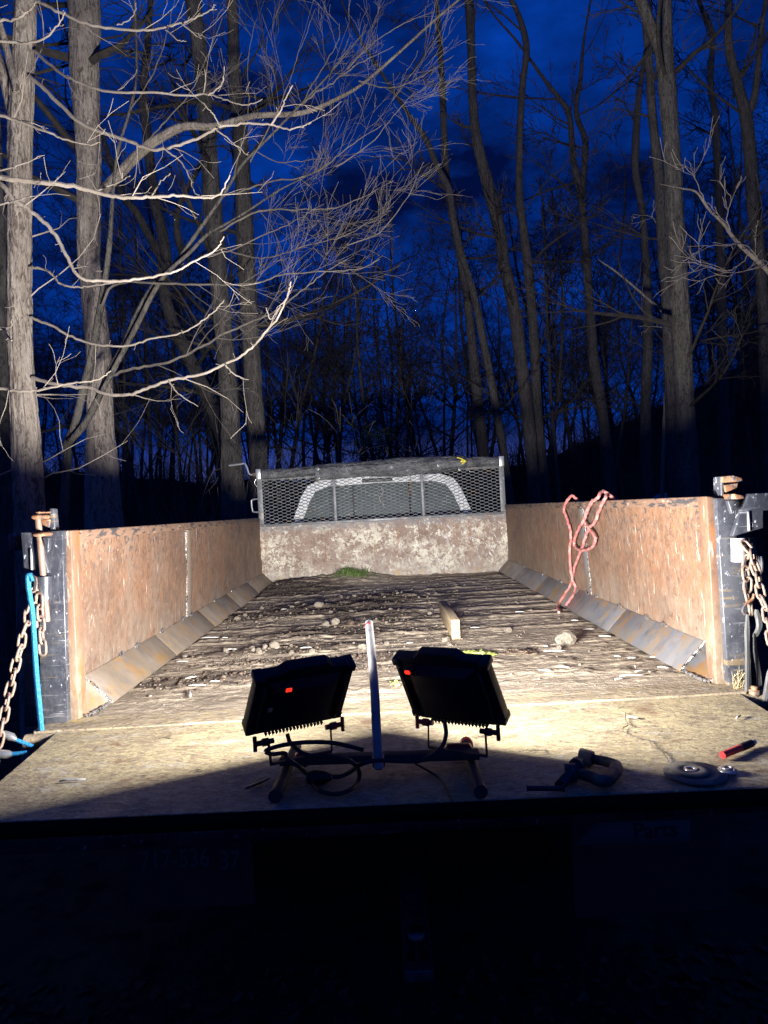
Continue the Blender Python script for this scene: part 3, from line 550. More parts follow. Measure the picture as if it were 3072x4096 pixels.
# right latch ear
plate('latch_ear', [(2883, 1905), (2898, 1905), (2898, 1992), (2885, 1992)], -.04, .05, M['black'])
plate('latch_web', [(2897, 1940), (2955, 1930), (2950, 1952), (2903, 1970)], -.045, .012, M['lug'])
for yy0, yy1, xa_, xb_ in ((1905, 1930, 2884, 2966), (1976, 1998, 2892, 2972)):
    q = Q(); P0 = [ony(xa_, yy1, -.04), ony(xb_-24, yy1-2, -.09), ony(xb_, yy0+18, -.10), ony(xb_-4, yy0+5, -.10), ony(xa_, yy0, -.04)]
    q.prism([(p[0], -.11, p[2]) for p in P0], (0, .075, 0)); obj('latch_lug', q, M['lug'], truck, bevel=.003)
plate('latch_wedge', [(2911, 2002), (2944, 2000), (2929, 2058)], -.09, .02, M['black'])
q = Q(); a = ony(3006, 2150, -.06); b = ony(3008, 2180, -.06); q.tube([a, b], .011, 12); obj('pin_stub', q, M['darksteel'], truck, smooth=True)
# chains
def link_mesh():
    q = Q(); t = np.linspace(0, 2*math.pi, 19)[:-1]
    pts = [(0.0105*math.cos(a), 0, .0125*math.sin(a)+.0105*(1 if math.sin(a) > 0 else -1)*min(1, abs(math.sin(a))*6)) for a in t]
    q.tube(pts, .0042, 7, closed=True); me = q.mesh('chain_link', smooth=True); me.materials.append(M['chain']); return me
LM = link_mesh()
def chain(pts, y0, y1, sc=1.0, parent=truck):
    cp = empty_part('chain', parent)
    P = spline([ony(a, b, y0+(y1-y0)*k/(len(pts)-1)) for k, (a, b) in enumerate(pts)], 10); d = np.concatenate([[0], np.cumsum(np.linalg.norm(np.diff(P, axis=0), axis=1))])
    n = int(d[-1]/(.034*sc)); off = Vector(root_of(parent).location)
    for k in range(n+1):
        s_ = k*.034*sc; p = Vector([np.interp(s_, d, P[:, i_]) for i_ in range(3)]); p2 = Vector([np.interp(s_+.005, d, P[:, i_]) for i_ in range(3)]); dr_ = (p2-p)
        if dr_.length < 1e-6: dr_ = Vector((0, 0, -1))
        R_ = dr_.to_track_quat('Z', 'Y').to_matrix().to_4x4() @ Matrix.Rotation(rad(35+(k % 2)*90+12*math.sin(k*2.3)), 4, 'Z')
        o = bpy.data.objects.new('link', LM); C.objects.link(o); o.parent = cp; o.matrix_local = Matrix.Translation(p-off) @ R_ @ Matrix.Scale(sc, 4)
    return cp
z2 = lambda p: zm(p, 0, 1900, .663)
chain(z2([(200, 660), (198, 740), (165, 800), (165, 880), (140, 950), (125, 1040), (95, 1140), (75, 1230), (52, 1320), (30, 1420), (10, 1530), (-15, 1640), (-40, 1760)]), -.10, -.26)
chain(z2([(237, 760), (242, 850), (248, 950), (255, 1030), (260, 1110)]), -.11, -.12)
z5 = lambda p: zm(p, 2750, 1880, .416)
chain(z5([(575, 740), (620, 800), (640, 900), (670, 1000), (690, 1110), (720, 1250), (750, 1330), (770, 1480), (800, 1620), (840, 1800)]), -.11, -.2)
chain(z5([(600, 780), (575, 880), (560, 990), (580, 1090), (575, 1190), (600, 1290), (610, 1370)]), -.10, -.11)
chain(z5([(650, 800), (690, 960), (700, 1040)]), -.07, -.07)
q = Q(); q.tube([np.array(ony(*p, -.13)) for p in spline(z5([(640, 1190), (625, 1240), (560, 1290), (530, 1350), (550, 1390)]), 5)], .0042, 7); obj('chain_hook', q, M['lug'], truck, smooth=True)
# mud flaps, hitch
def flap(px0, px1, py0, py1, y):
    a = ony(px0, py0, y); b = ony(px1, py1, y); q = Q(); q.box((a[0], y, b[2]), (b[0], y+.012, min(a[2]+.25, -.09))); return a, b, obj('mud_flap', q, M['flap'], truck, bevel=.003)
def text(name, s, px, py, hpx, y, mat, parent, squeeze=1.0, bold=0):
    cu = bpy.data.curves.new('t', 'FONT'); cu.body = s; cu.size = 1; cu.extrude = .0; cu.offset = bold; cu.align_x = 'LEFT'; to = bpy.data.objects.new('t', cu); C.objects.link(to)
    bpy.context.view_layer.update(); me = bpy.data.meshes.new_from_object(to.evaluated_get(bpy.context.evaluated_depsgraph_get())); bpy.data.objects.remove(to)
    a = ony(px, py, y); F_ = (y-CAM[1]); sc = hpx/FPX*F_/.70; M4 = Matrix.Translation(Vector(a)-Vector(TR)) @ Matrix.Rotation(rad(90), 4, 'X') @ Matrix.Diagonal((sc*squeeze, sc, sc, 1)); me.transform(M4); me.materials.append(mat)
    o = bpy.data.objects.new(name, me); C.objects.link(o); o.parent = parent; return o
a, b, fl1 = flap(500, 1021, 3330, 3620, -.35); fl1['label'] = 'black mud flap printed with a faded phone number'
text('printed_number', '717-536', 560, 3480, 74, -.3515, M['print'], fl1, .8, .012); text('printed_number', '37', 878, 3478, 74, -.3515, M['print'], fl1, .8, .012)
q = Q(); a = ony(735, 3358, -.3515); b = ony(900, 3368, -.3515)
for k in range(16):
    if k in (3, 9): continue
    q.box((a[0]+(b[0]-a[0])*k/16, -.3525, b[2]), (a[0]+(b[0]-a[0])*(k+.6)/16, -.351, a[2]))
obj('printed_line', q, M['print'], fl1)
a, b, fl2 = flap(2280, 2900, 3250, 3640, -.35); fl2['label'] = 'black mud flap with a pale strip reading Parts'
q = Q(); P = [ony(x_, y_, -.3515) for x_, y_ in ((2300, 3380), (2385, 3290), (2760, 3278), (2760, 3368), (2560, 3380))]; q.prism(P, (0, -.001, 0)); obj('printed_strip', q, M['printstrip'], fl2)
text('printed_word', 'Parts', 2533, 3354, 62, -.3535, M['printdark'], fl2, 1.0, .02)
hy = -.5
p = ony(1666, 3745, hy); q = Q()
for k in range(1): 
    t_ = np.linspace(0.001, math.pi-.35, 14); ringp = [(p[0], p[1], p[2]+.025*math.cos(a_)) for a_ in t_]; q.tube(ringp, [.025*math.sin(a_)+.0004 for a_ in t_], 24)
q.tube([(p[0], p[1], p[2]-.02), (p[0], p[1], p[2]-.055)], .011, 14); q.tube([(p[0], p[1], p[2]-.045), (p[0], p[1], p[2]-.053)], .026, 20)
obj('hitch_ball', q, pbr('polished_ball', (.12, .12, .12), .3, .9), truck, smooth=True)
q = Q(); q.box((p[0]-.035, p[1]-.04, p[2]-.085), (p[0]+.035, p[1]+.5, p[2]-.056)); obj('hitch_bar', q, M['black'], truck, bevel=.004)

# ------------------------------------------------------------------ the twin work light
wl = thing('work_light_stand', 'black twin-head LED work light on a low tube stand, seen from behind on the tailgate', 'work light', (-.05, -.6, -.008))
def hbasis(th_, ta, rl):
    n = np.array([-math.sin(th_)*math.cos(ta), math.cos(th_)*math.cos(ta), math.sin(ta)]); x = np.array([math.cos(th_), math.sin(th_), 0]); z_ = np.cross(x, n); c, s = math.cos(rl), math.sin(rl)
    return c*x+s*z_, -s*x+c*z_, n
def head(c, th_, ta, rl, W, H, sw_uv, stick=None):
    X, Z, Nn = hbasis(th_, ta, rl); c = np.array(c)
    Mx = Matrix(((X[0], Nn[0], Z[0], c[0]), (X[1], Nn[1], Z[1], c[1]), (X[2], Nn[2], Z[2], c[2]), (0, 0, 0, 1)))
    L = lambda pts: [tuple(Mx @ Vector(p_)) for p_ in pts]
    hp_ = empty_part('lamp_head', wl); w, h = W/2, H/2; q = Q(); k = .022
    out = [(-w+k, -h), (w-k, -h), (w, -h+k*.8), (w, h-k*1.2), (w-k, h), (.035, h), (.028, h+.0), (-w+k, h), (-w, h-k*1.2), (-w, -h+k*.8)]
    out = [(-w+k, -h), (w-k, -h), (w, -h+k), (w-.004, h-k), (w-k, h), (.062, h), (.045, h+.014), (-.045, h+.014), (-.062, h), (-w+k, h), (-w+.004, h-k), (-w, -h+k)]
    q.prism(L([(a_, .0, b_) for a_, b_ in out][::-1]), tuple(Nn*.028)); obj('housing', q, M['housing'], hp_, bevel=.003)
    q = Q(); a1 = [(-w+.03, -h+.012), (w-.03, -h+.012), (w-.03, h-.02), (-w+.03, h-.02)]; b1 = [(-w+.055, -h+.03), (w-.055, -h+.03), (w-.055, h-.035), (-w+.055, h-.035)]
    q.raw(L([(p_[0], -.0005, p_[1]) for p_ in a1]+[(p_[0], -.018, p_[1]) for p_ in b1]), [(7, 6, 5, 4), (0, 4, 5, 1), (1, 5, 6, 2), (2, 6, 7, 3), (3, 7, 4, 0)]); obj('driver_box', q, M['housing'], hp_, bevel=.002)
    q = Q()
    for t_ in range(17):
        x_ = -w*.58+t_*(w*1.16/16); q.prism(L([(x_-.0035, -.004, -h-.0002), (x_+.0035, -.004, -h-.0002), (x_, -.004, -h-.009)]), tuple(Nn*.026))
    obj('cooling_fin', q, M['housing'], hp_)['kind'] = 'stuff'
    for s in (-1, 1):
        for zz in (-1, 1):
            q = Q(); q.box((s*(w-.012)-.011, -.004, zz*(h-.014)-.010), (s*(w-.012)+.011, .034, zz*(h-.014)+.010), M=Mx, bev=.003); obj('corner_guard', q, M['housing'], hp_)
        q = Q(); q.box((s*(w-.022)-.002, -.012, -h*.75), (s*(w-.022)+.002, -.0005, h*.75), M=Mx); obj('side_rib', q, M['darkplastic'], hp_)
    ln = Q(); ln.prism(L([(-w+.014, .0284, -h+.012), (w-.014, .0284, -h+.012), (w-.014, .0284, h-.012), (-w+.014, .0284, h-.012)][::-1]), tuple(Nn*.002)); obj('lens', ln, M['lens'], hp_)
    u_, v_ = sw_uv; q = Q(); x_ = -w+u_*W; z_ = h-v_*H; yb = -.019
    q.box((x_-.0095, yb-.002, z_-.0075), (x_+.0095, yb+.012, z_+.0075), M=Mx); obj('switch_bezel', q, M['darkplastic'], hp_)
    q = Q(); q.box((x_-.0062, yb-.005, z_-.0045), (x_+.0062, yb-.001, z_+.0045), M=Mx, bev=.001); obj('power_switch', q, M['redlit'], hp_)
    if stick: q = Q(); x_ = -w+stick[0]*W; z_ = h-stick[1]*H; q.box((x_-.006, -.0195, z_-.007), (x_+.004, -.0188, z_+.007), M=Mx); obj('sticker', q, M['sticker'], hp_)
    ld = bpy.data.lights.new('lamp_beam', 'AREA'); ld.shape = 'RECTANGLE'; ld.size = W-.05; ld.size_y = H-.045; ld.energy = LAMP_W; ld.color = (1, .98, .965); ld.use_nodes = True
    t = ld.node_tree; em = t.nodes['Emission']; fo = t.nodes.new('ShaderNodeLightFalloff'); fo.inputs['Strength'].default_value = 1.0; fo.inputs['Smooth'].default_value = .5
    ml = t.nodes.new('ShaderNodeMath'); ml.operation = 'MULTIPLY_ADD'; ml.inputs[1].default_value = .25; t.links.new(fo.outputs['Linear'], ml.inputs[0]); t.links.new(fo.outputs['Quadratic'], ml.inputs[2]); t.links.new(ml.outputs[0], em.inputs['Strength'])
    lo = bpy.data.objects.new('lamp_beam', ld); C.objects.link(lo); lo.parent = hp_
    y_ = .036; base = Mx @ Vector((0, y_, 0)); lz = -Nn; lx = X; ly = np.cross(lz, lx)
    off = wl.location
    lo.matrix_local = Matrix(((lx[0], ly[0], lz[0], base[0]-off[0]), (lx[1], ly[1], lz[1], base[1]-off[1]), (lx[2], ly[2], lz[2], base[2]-off[2]), (0, 0, 0, 1)))
    return Mx, w, h, hp_
MxL, wL, hL, hdL = head((-.224, -.617, .183), rad(26.8), rad(37.2), 0, .232, .188, (.30, .13), (.17, .45)); hdL['label'] = 'left lamp head with a small pale sticker'
MxR, wR, hR, hdR = head((.107, -.565, .170), rad(-32.6), rad(27.5), rad(1.5), .245, .185, (.20, .13)); hdR['label'] = 'right lamp head, turned to the right'
# crossbar, feet, handle
A = onz(1117, 3067, .028); B = onz(1920, 3042, .028); q = Q(); dx_ = (B-A); dx_ /= np.linalg.norm(dx_); pv = np.array([-dx_[1], dx_[0], 0])*.03
q.prism([A, B, B+pv, A+pv], (0, 0, .018)); obj('crossbar', q, M['standsteel'], wl, bevel=.003)
for (n0, f0) in (((1102, 3185), (1186, 2985)), ((1922, 3165), (1866, 2975))):
    a = onz(*n0, .013); b = onz(*f0, .013); a[2] = b[2] = .0135; q = Q(); q.tube([a, b], .0125, 16); q2 = obj('foot_tube', q, M['standsteel'], wl, smooth=True)
    q = Q(); d_ = (a-b)/np.linalg.norm(a-b); q.tube([a-d_*.012, a+d_*.004], .0145, 16); obj('end_cap', q, M['standsteel'], q2, smooth=True)
    if n0[0] > 1500: q = Q(); q.tube([b+d_*.012, b-d_*.006], .0155, 16); obj('end_cap', q, M['redplastic'], q2, smooth=True)
for (px, py, w_) in ((1208, 3020, .016), (1833, 2988, .03)):
    a = onz(px, py, .045); q = Q(); q.box((a[0]-w_, a[1]-.015, .02), (a[0]+w_, a[1]+.015, .052), bev=.006); obj('clamp_collar', q, M['redplastic'], wl)
hb0 = atF(1511, 3010, 1.50); ht0 = atF(1476, 2492, 1.86)
q = Q(); pts = spline([atF(1516, 3075, 1.49), hb0, atF(1505, 2900, 1.53), atF(1497, 2740, 1.62), ht0], 6); q.tube(pts, .0105, 18, cap=False)
q.tube(pts, .0090, 18, cap=False); hd_ = obj('handle_tube', q, M['galv'], wl, smooth=True)
d_ = pts[-1]-pts[-2]; d_ /= np.linalg.norm(d_); cut = np.array([-.5, -.75, .35]); cut /= np.linalg.norm(cut); q = Q(); q.tube([pts[-1]-d_*.016, pts[-1]-d_*.016+cut*.0085], .0092, 16); obj('tube_plug', q, M['redplastic'], hd_)
q = Q(); q.tube([pts[0]+d_*.01, pts[0]+d_*.035], .0135, 16); obj('tube_collar', q, M['darkplastic'], hd_)
# U brackets with knobs
z4 = lambda p: zm(p, 900, 2550, .7233)
def bracket(pl, pr, hd, Mx, w, h, red):
    a, b = pl, pr
    def flat(pts, wd=.016):
        q = Q(); P = [np.array(p_) for p_ in pts]
        for u_, v_ in zip(P[:-1], P[1:]):
            d = v_-u_; d /= np.linalg.norm(d); sd = np.cross(d, np.array([1., 0, 0])) if abs(d[0]) < .7 else np.array([0, 1., 0]); sd = sd/np.linalg.norm(sd)*wd/2; nn_ = np.cross(d, sd); nn_ = nn_/np.linalg.norm(nn_)*.0015
            q.prism([u_-sd-nn_, u_+sd-nn_, v_+sd-nn_, v_-sd-nn_], nn_*2)
        return q
    obj('yoke', flat([a[0], a[1], b[1], b[0]]), M['standsteel'], hd)
    for i_, (pt, s) in enumerate(((a[0], -1), (b[0], 1))):
        X = np.array([Mx[0][0], Mx[1][0], Mx[2][0]]); pt = np.array(pt)
        q = Q(); q.tube([pt-X*s*.012, pt+X*s*.030], .0058, 10); q.tube([pt+X*s*.0, pt+X*s*.014], .0085, 10); q.tube([pt+X*s*.030+np.array([0, 0, -.016]), pt+X*s*.030+np.array([0, 0, .016])], .0045, 8)
        obj('tilt_knob', q, M['redplastic'] if red[i_] else M['darkplastic'], hd, smooth=True)
F1 = 1.47
bracket((atF(*z4([(240, 575)])[0], 1.50), atF(*z4([(255, 700)])[0], 1.50)), (atF(*z4([(583, 492)])[0], 1.57), atF(*z4([(592, 628)])[0], 1.56)), hdL, MxL, wL, hL, (0, 1))
bracket((atF(*z4([(1125, 470)])[0], 1.60), atF(*z4([(1125, 606)])[0], 1.59)), (atF(*z4([(1440, 520)])[0], 1.50), atF(*z4([(1448, 655)])[0], 1.49)), hdR, MxR, wR, hR, (1, 0))
def cord(name, pts, r, mat=M['rubber'], parent=wl, F=1.5):
    P = []
    for p_ in pts:
        x_, y_ = z4([p_[:2]])[0]; f_ = p_[2] if len(p_) > 2 else F
        v = atF(x_, y_, f_)
        if v[2] < .007: v = onz(x_, y_, .007)
        P.append(v)
    q = Q(); q.tube(spline(P, 7), r, 8); return obj(name, q, mat, parent, smooth=True)
cord('power_cord', [(345, 535, 1.50), (360, 580), (400, 620, 1.47), (460, 650, 1.46), (560, 656, 1.45), (660, 672, 1.44), (715, 700, 1.42), (742, 745), (735, 800), (690, 843), (610, 866), (530, 850), (490, 815), (500, 780)], .0048)
cord('power_cord', [(1215, 470, 1.52), (1222, 540, 1.50), (1190, 615, 1.48), (1090, 678, 1.46), (980, 684, 1.45), (840, 680, 1.44), (750, 702, 1.43), (690, 745), (640, 768), (595, 772)], .0048)
cord('power_cord', [(765, 622, 1.49), (680, 600, 1.50), (600, 583, 1.49), (500, 578, 1.48), (380, 585, 1.47), (270, 608, 1.46), (225, 630, 1.46), (262, 645, 1.46), (330, 640, 1.47), (345, 670, 1.46), (410, 715, 1.45), (445, 750)], .0048)
cord('thin_lead', [(1055, 698, 1.45), (1120, 735), (1180, 775), (1215, 820), (1240, 880), (1262, 915)], .0026)
a = onz(*z4([(455, 775)])[0], .012); b = onz(*z4([(590, 772)])[0], .012); q = Q(); q.tube([a, a*.7+b*.3, a*.3+b*.7, b], [.012, .017, .014, .007], 12); obj('plug', q, M['rubber'], wl, smooth=True)

# ------------------------------------------------------------------ loose things in the bed
def lump(name, c, r, mat, seed, sq=(1, 1, .7), ico=2):
    import bmesh
    bm = bmesh.new(); bmesh.ops.create_icosphere(bm, subdivisions=ico, radius=1); rg = random.Random(seed); ph_ = [rg.uniform(0, 6) for _ in range(6)]
    for v in bm.verts:
        c_ = v.co; k = 1+.20*math.sin(c_.x*3+ph_[0])*math.sin(c_.y*2.6+ph_[1])+.12*math.sin(c_.z*5+ph_[2]+c_.x*3)+rg.uniform(-.09, .09); v.co = Vector((c_.x*sq[0], c_.y*sq[1], c_.z*sq[2]))*k*r
    me = bpy.data.meshes.new(name); bm.to_mesh(me); bm.free(); (me.shade_smooth() if ico > 2 else None); me.materials.append(mat); return me
SM = [lump('stone', 0, 1, M['stone'], s, (1, rg.uniform(.65, 1), rg.uniform(.5, .8)), 2) for s in range(8)]
rg = random.Random(44)
def put(name, me, x, y, z_, sc, label, cat, group=None, rot=None):
    o = bpy.data.objects.new(name, me); C.objects.link(o); o.location = (x, y, z_); o.scale = (sc,)*3 if not hasattr(sc, '__len__') else sc; o.rotation_euler = rot or (rg.uniform(-.3, .3), rg.uniform(-.3, .3), rg.uniform(0, 6.3)); return tag(o, label, cat, group)
clusters = [(1700, 2470, .05, .1, 0), (1520, 2390, .30, .16, 55), (1250, 2440, .35, .25, 45), (1330, 2600, .30, .05, 34), (1150, 2330, .25, .25, 18), (1700, 2360, .35, .3, 26), (1480, 2480, .2, .15, 14), (1000, 2500, .25, .3, 10), (2000, 2560, .4, .3, 14), (1900, 2430, .4, .4, 12)]
for px, py, sx, sy, n in clusters:
    c = onz(px, py)
    for k in range(n):
        x, y = c[0]+rg.gauss(0, sx), c[1]+rg.gauss(0, sy)
        if abs(x) > .92 or y > 3.75 or y < .3: continue
        r = rg.choice([.005, .006, .006, .007, .008, .009, .011, .014, .018]) * rg.uniform(.65, 1.0)
        put('stone', rg.choice(SM), x, y, fz(x, y)+r*.32, r, 'small pale stone lying among the stones and mud on the bed floor', 'stone', 'small stones scattered on the bed floor')
# gravel and clods nobody could count
q = Q()
ico = lump('t', 0, 1, M['mud'], 5, (1, .8, .6), 1); IV = np.array([v.co for v in ico.vertices]); IF = [tuple(p_.vertices) for p_ in ico.polygons]; bpy.data.meshes.remove(ico)
def scatter(q, n, f, rmin, rmax):
    for k in range(n):
        x, y = f()
        if abs(x) > hw(y)-.1 or y < .02 or y > LB-.03: continue
        r = rmin+(rmax-rmin)*rg.random()**3; a_ = rg.uniform(0, 6.3); R_ = np.array([[math.cos(a_), -math.sin(a_), 0], [math.sin(a_), math.cos(a_), 0], [0, 0, 1]]); s_ = np.array([rg.uniform(.7, 1.3), rg.uniform(.7, 1.3), rg.uniform(.7, 1.1)])
        q.raw((IV*s_*r) @ R_.T+np.array([x, y, fz(x, y)+r*.3]), IF)
def fb():
    b_ = rg.choice(BW); return b_[0]+rg.gauss(0, b_[2]*.7), b_[1]+rg.gauss(0, b_[3]*.7)
scatter(q, 2200, fb, .003, .013); o = obj('mud_clods', q, M['mud']); tag(o, 'dark clods of mud strewn over the bed floor', 'mud', kind='stuff')
q = Q(); scatter(q, 1800, lambda: fb() if rg.random() < .6 else (rg.uniform(-.9, .9), rg.uniform(.02, 3.7)), .002, .008); o = obj('gravel', q, M['stone']); tag(o, 'pale grit and gravel sprinkled over the bed floor', 'gravel', kind='stuff')
# named stones
for (px, py, r, lb) in ((2270, 2580, .045, 'large pale tan rock standing alone right of the timber block'), (2232, 2610, .022, 'flat pale stone in front of the large rock'), (1277, 2440, .028, 'upright whitish stone in the middle of the muddy patch'), (2034, 2531, .02, 'light stone on bare floor right of the timber block'), (1785, 2570, .018, 'brown stone beside the near end of the timber block'), (1343, 2505, .028, 'rounded pale stone left of the handle tube'), (1305, 2512, .022, 'second rounded stone next to the stone left of the handle tube'), (1100, 2605, .026, 'pale stone near the left end of the stone row'), (1450, 2605, .02, 'rightmost stone of the front stone row'), (950, 2487, .018, 'stone nearest the left fillet plate')):
    c = onz(px, py); put('stone', lump('stone', 0, 1, M['stone'], px, (1, .7, .75), 2), c[0], c[1], fz(c[0], c[1])+r*.45, r, lb, 'stone', None, (0, 0, .4))
# spent electrode stubs
def stub(px, py, L, ang, lb, z0=None, r=.0028, name='electrode_stub', mat='stick'):
    c = onz(px, py); zz = fz(c[0], c[1])+.006 if c[1] > 0 else .002
    if z0: zz = z0
    q = Q(); q.tube([(-L/2, 0, 0), (-L/5, 0, .0012), (L/5, 0, .0004), (L/2, 0, 0)], [r*.8, r, r, r*.55], 8); me = q.mesh('electrode_stub', smooth=True); me.materials.append(M[mat])
    return put(name, me, c[0], c[1], zz+r, 1, lb, 'welding rod stub', 'welding rod stubs dropped in the bed', (0, rg.uniform(-.03, .03), ang))
Z2 = lambda x, y: (x*.663, 1900+y*.663); Z3 = lambda x, y: (1950+x*.6763, 1850+y*.6763)
for (p_, L, a_, lb) in ((Z2(770, 1268), .045, -.6, 'white rod stub against the foot of the left fillet plate'), (Z2(1155, 1245), .045, .7, 'tilted white rod stub lying on dark mud at the left front'), (Z2(1190, 1290), .06, 0, 'level white rod stub just in front of the left mud strip'),
        (Z2(1298, 1275), .035, .1, 'short rod stub right of the level stub in the left mud strip'), (Z2(1100, 1140), .05, -.1, 'white rod stub left of centre on pale ripples'), (Z2(1270, 998), .085, 0, 'long thin white rod stub below the middle of the left fillet'), (Z2(1390, 1070), .06, -.1, 'white rod stub left of a round stone'),
        (Z3(400, 1135), .085, -.12, 'longest white rod stub in front of the large rock'), (Z3(455, 1228), .036, -.5, 'thick white rod stub right of the right lamp head'), (Z3(855, 1170), .03, 0, 'short white rod stub midway along the right floor'), (Z3(600, 1003), .05, -.05, 'rod stub lying level behind the large rock'),
        (Z3(725, 990), .05, -.1, 'bright rod stub close to the right fillet plate'), (Z3(1040, 1235), .035, -.6, 'tilted rod stub before the right corner gusset'), (Z3(860, 1278), .09, .05, 'thin long rod stub near the bed lip at right'), (Z3(780, 1300), .035, .35, 'rod stub touching the left tip of a long thin stub'),
        (Z3(860, 1518), .03, -.5, 'white rod stub on the tailgate beside the wiggly wire'), (Z3(1485, 1515), .035, .8, 'rod stub casting a dark shadow on the right of the tailgate'), (Z3(345, 1100), .02, -.7, 'small dark rod stub beside the flat pale stone'), (Z3(770, 1165), .022, -.5, 'dark stub left of the short white one on the right floor'), (Z3(875, 1225), .022, 1.2, 'dark upright looking stub on the right floor'),
        ((290, 3129), .06, .03, 'two-tone rod stub lying alone on the left of the tailgate'), ((1225, 2605), .05, .05, 'white stub between the stones of the front row')):
    stub(p_[0], p_[1], L, a_, lb)
stub(760, 2790, .10, -1.25, 'long grey metal sliver on the pale floor left of the lamps', r=.005)
for k, (px, py) in enumerate(((1140, 2450), (1640, 2580), (900, 2560), (2560, 2700), (2620, 2640), (2180, 2700), (2420, 2560), (2080, 2460), (1900, 2520), (2300, 2490))):
    stub(px, py, rg.uniform(.03, .05), rg.uniform(-.5, .5), 'small white rod stub lying on the open bed floor')
# timber block
n0 = onz(1808, 2558); n1 = onz(1842, 2555); t0 = onz(1757, 2406, .089); t1 = onz(1804, 2482, .089)
d = t0-t1; Lb = np.linalg.norm(d); d /= Lb; pr = np.array([-d[1], d[0], 0])*-1; q = Q()
b0 = np.array([t1[0], t1[1], fz(t1[0], t1[1])+.002]); q.prism([b0, b0+pr*.038, b0+pr*.038+d*Lb, b0+d*Lb], (0, 0, .087)); tag(obj('timber_block', q, M['wood'], bevel=.002, loc=tuple(b0)), 'short sawn timber plank standing on edge on the bed floor', 'timber')
# red hose loop over the right wall
def wallp(p_, dx=.022):
    x_, y_ = Z3(*p_); a_ = onx(x_, y_, 1.04)
    for _ in range(3): a_ = onx(x_, y_, hw(a_[1], max(a_[2], 0))-dx)
    zmin = max(.012, .104-(hw(a_[1])-a_[0]-.004)*1.045+.015) if a_[2] < .1 else -1
    if a_[2] < .13:
        for zt_ in np.linspace(.13, .0, 60):
            b_ = onz(x_, y_, zt_)
            need = max(.015, .104-(hw(b_[1])-.004-b_[0])*1.045+.018)
            if zt_ <= need+1e-3: return b_
    return a_
hose = thing('red_hose', 'dusty red hose looped over the right wall of the bed', 'hose', (1.03, 1.9, .3))
S1 = [wallp(p_) for p_ in ((470, 230), (452, 280), (475, 350), (495, 430), (486, 510), (490, 600), (500, 680), (519, 745), (498, 800), (462, 842))]
top = wallp((500, 216), -.01); S1 = [top+np.array([.05, .0, -.03]), top+np.array([0, 0, .018])]+S1
S2 = [wallp(p_) for p_ in ((690, 222), (662, 280), (640, 340), (592, 410), (562, 500), (522, 600), (492, 720), (450, 790), (417, 845), (424, 885))]
top = wallp((715, 208), -.012); S2 = [top+np.array([.05, 0, -.03]), top+np.array([0, 0, .015])]+S2
S3 = [wallp(p_, .032) for p_ in ((650, 208), (612, 240), (590, 290), (565, 350), (530, 410), (511, 475), (535, 515), (590, 518), (630, 485), (634, 440), (595, 385), (572, 345), (590, 280), (625, 225))]
top = wallp((690, 196), -.012); S3 = [top+np.array([.05, 0, -.03]), top+np.array([0, 0, .02])]+S3
rv0 = lambda: np.array([rg.uniform(-.0025, .0025) for _ in range(3)])
for sp_ in (S1, S2, S3): q = Q(); q.tube(spline(sp_, 6)+np.array([rv0() for _ in range(len(spline(sp_, 6)))]), .0078, 10); obj('hose_length', q, M['rope'], hose, smooth=True)
# blue bungee left, and its lower hooked end
bu = thing('blue_bungee_cord', 'bright blue flat bungee cord hanging down the left corner post', 'bungee cord', ony(110, 2320, -.12))
P = [np.array(ony(*Z2(*p_), -.13)) for p_ in ((200, 640), (188, 608), (170, 610), (172, 670), (182, 740), (195, 820), (205, 950), (212, 1080), (222, 1220), (236, 1370), (252, 1540))]
q = Q(); sp_ = spline(P, 6); q.tube(sp_, .0075, 8); obj('cord', q, M['blue'], bu, smooth=True)
P = [np.array(ony(*Z2(*p_), -.125)) for p_ in ((195, 800), (200, 950), (208, 1150), (222, 1350), (244, 1530))]; q = Q(); q.tube(spline(P, 6), .006, 8); obj('cord', q, M['blue'], bu, smooth=True)
q = Q(); q.tube(spline([ony(*Z2(*p_), -.13) for p_ in ((205, 700), (212, 650), (202, 612), (185, 600))], 5), .0045, 8); obj('hook', q, M['darksteel'], bu, smooth=True)
b2 = thing('bungee_hook_end', 'pale sleeved hook end of a blue cord at the lower left, uppermost of two', 'bungee cord', ony(60, 2945, -.2))
q = Q(); q.tube([ony(*Z2(*p_), -.2) for p_ in ((5, 1550), (30, 1565), (70, 1582), (100, 1600))], [.006, .011, .012, .005], 10); obj('sleeve', q, M['zinc'], b2, smooth=True)
q = Q(); q.tube([ony(*Z2(*p_), -.2) for p_ in ((98, 1598), (200, 1638))], .0055, 8); obj('cord', q, M['blue'], b2, smooth=True)
b3 = thing('bungee_hook_end', 'pale sleeved hook end of a blue cord at the lower left, lower one', 'bungee cord', ony(20, 3020, -.25))
q = Q(); q.tube([ony(px, py, -.25) for px, py in ((-30, 3018), (0, 3015), (30, 3018), (52, 3016))], [.008, .012, .012, .005], 10); obj('sleeve', q, M['zinc'], b3, smooth=True)
q = Q(); q.tube([ony(50, 3016, -.25), ony(105, 3010, -.25)], .0055, 8); obj('cord', q, M['blue'], b3, smooth=True)
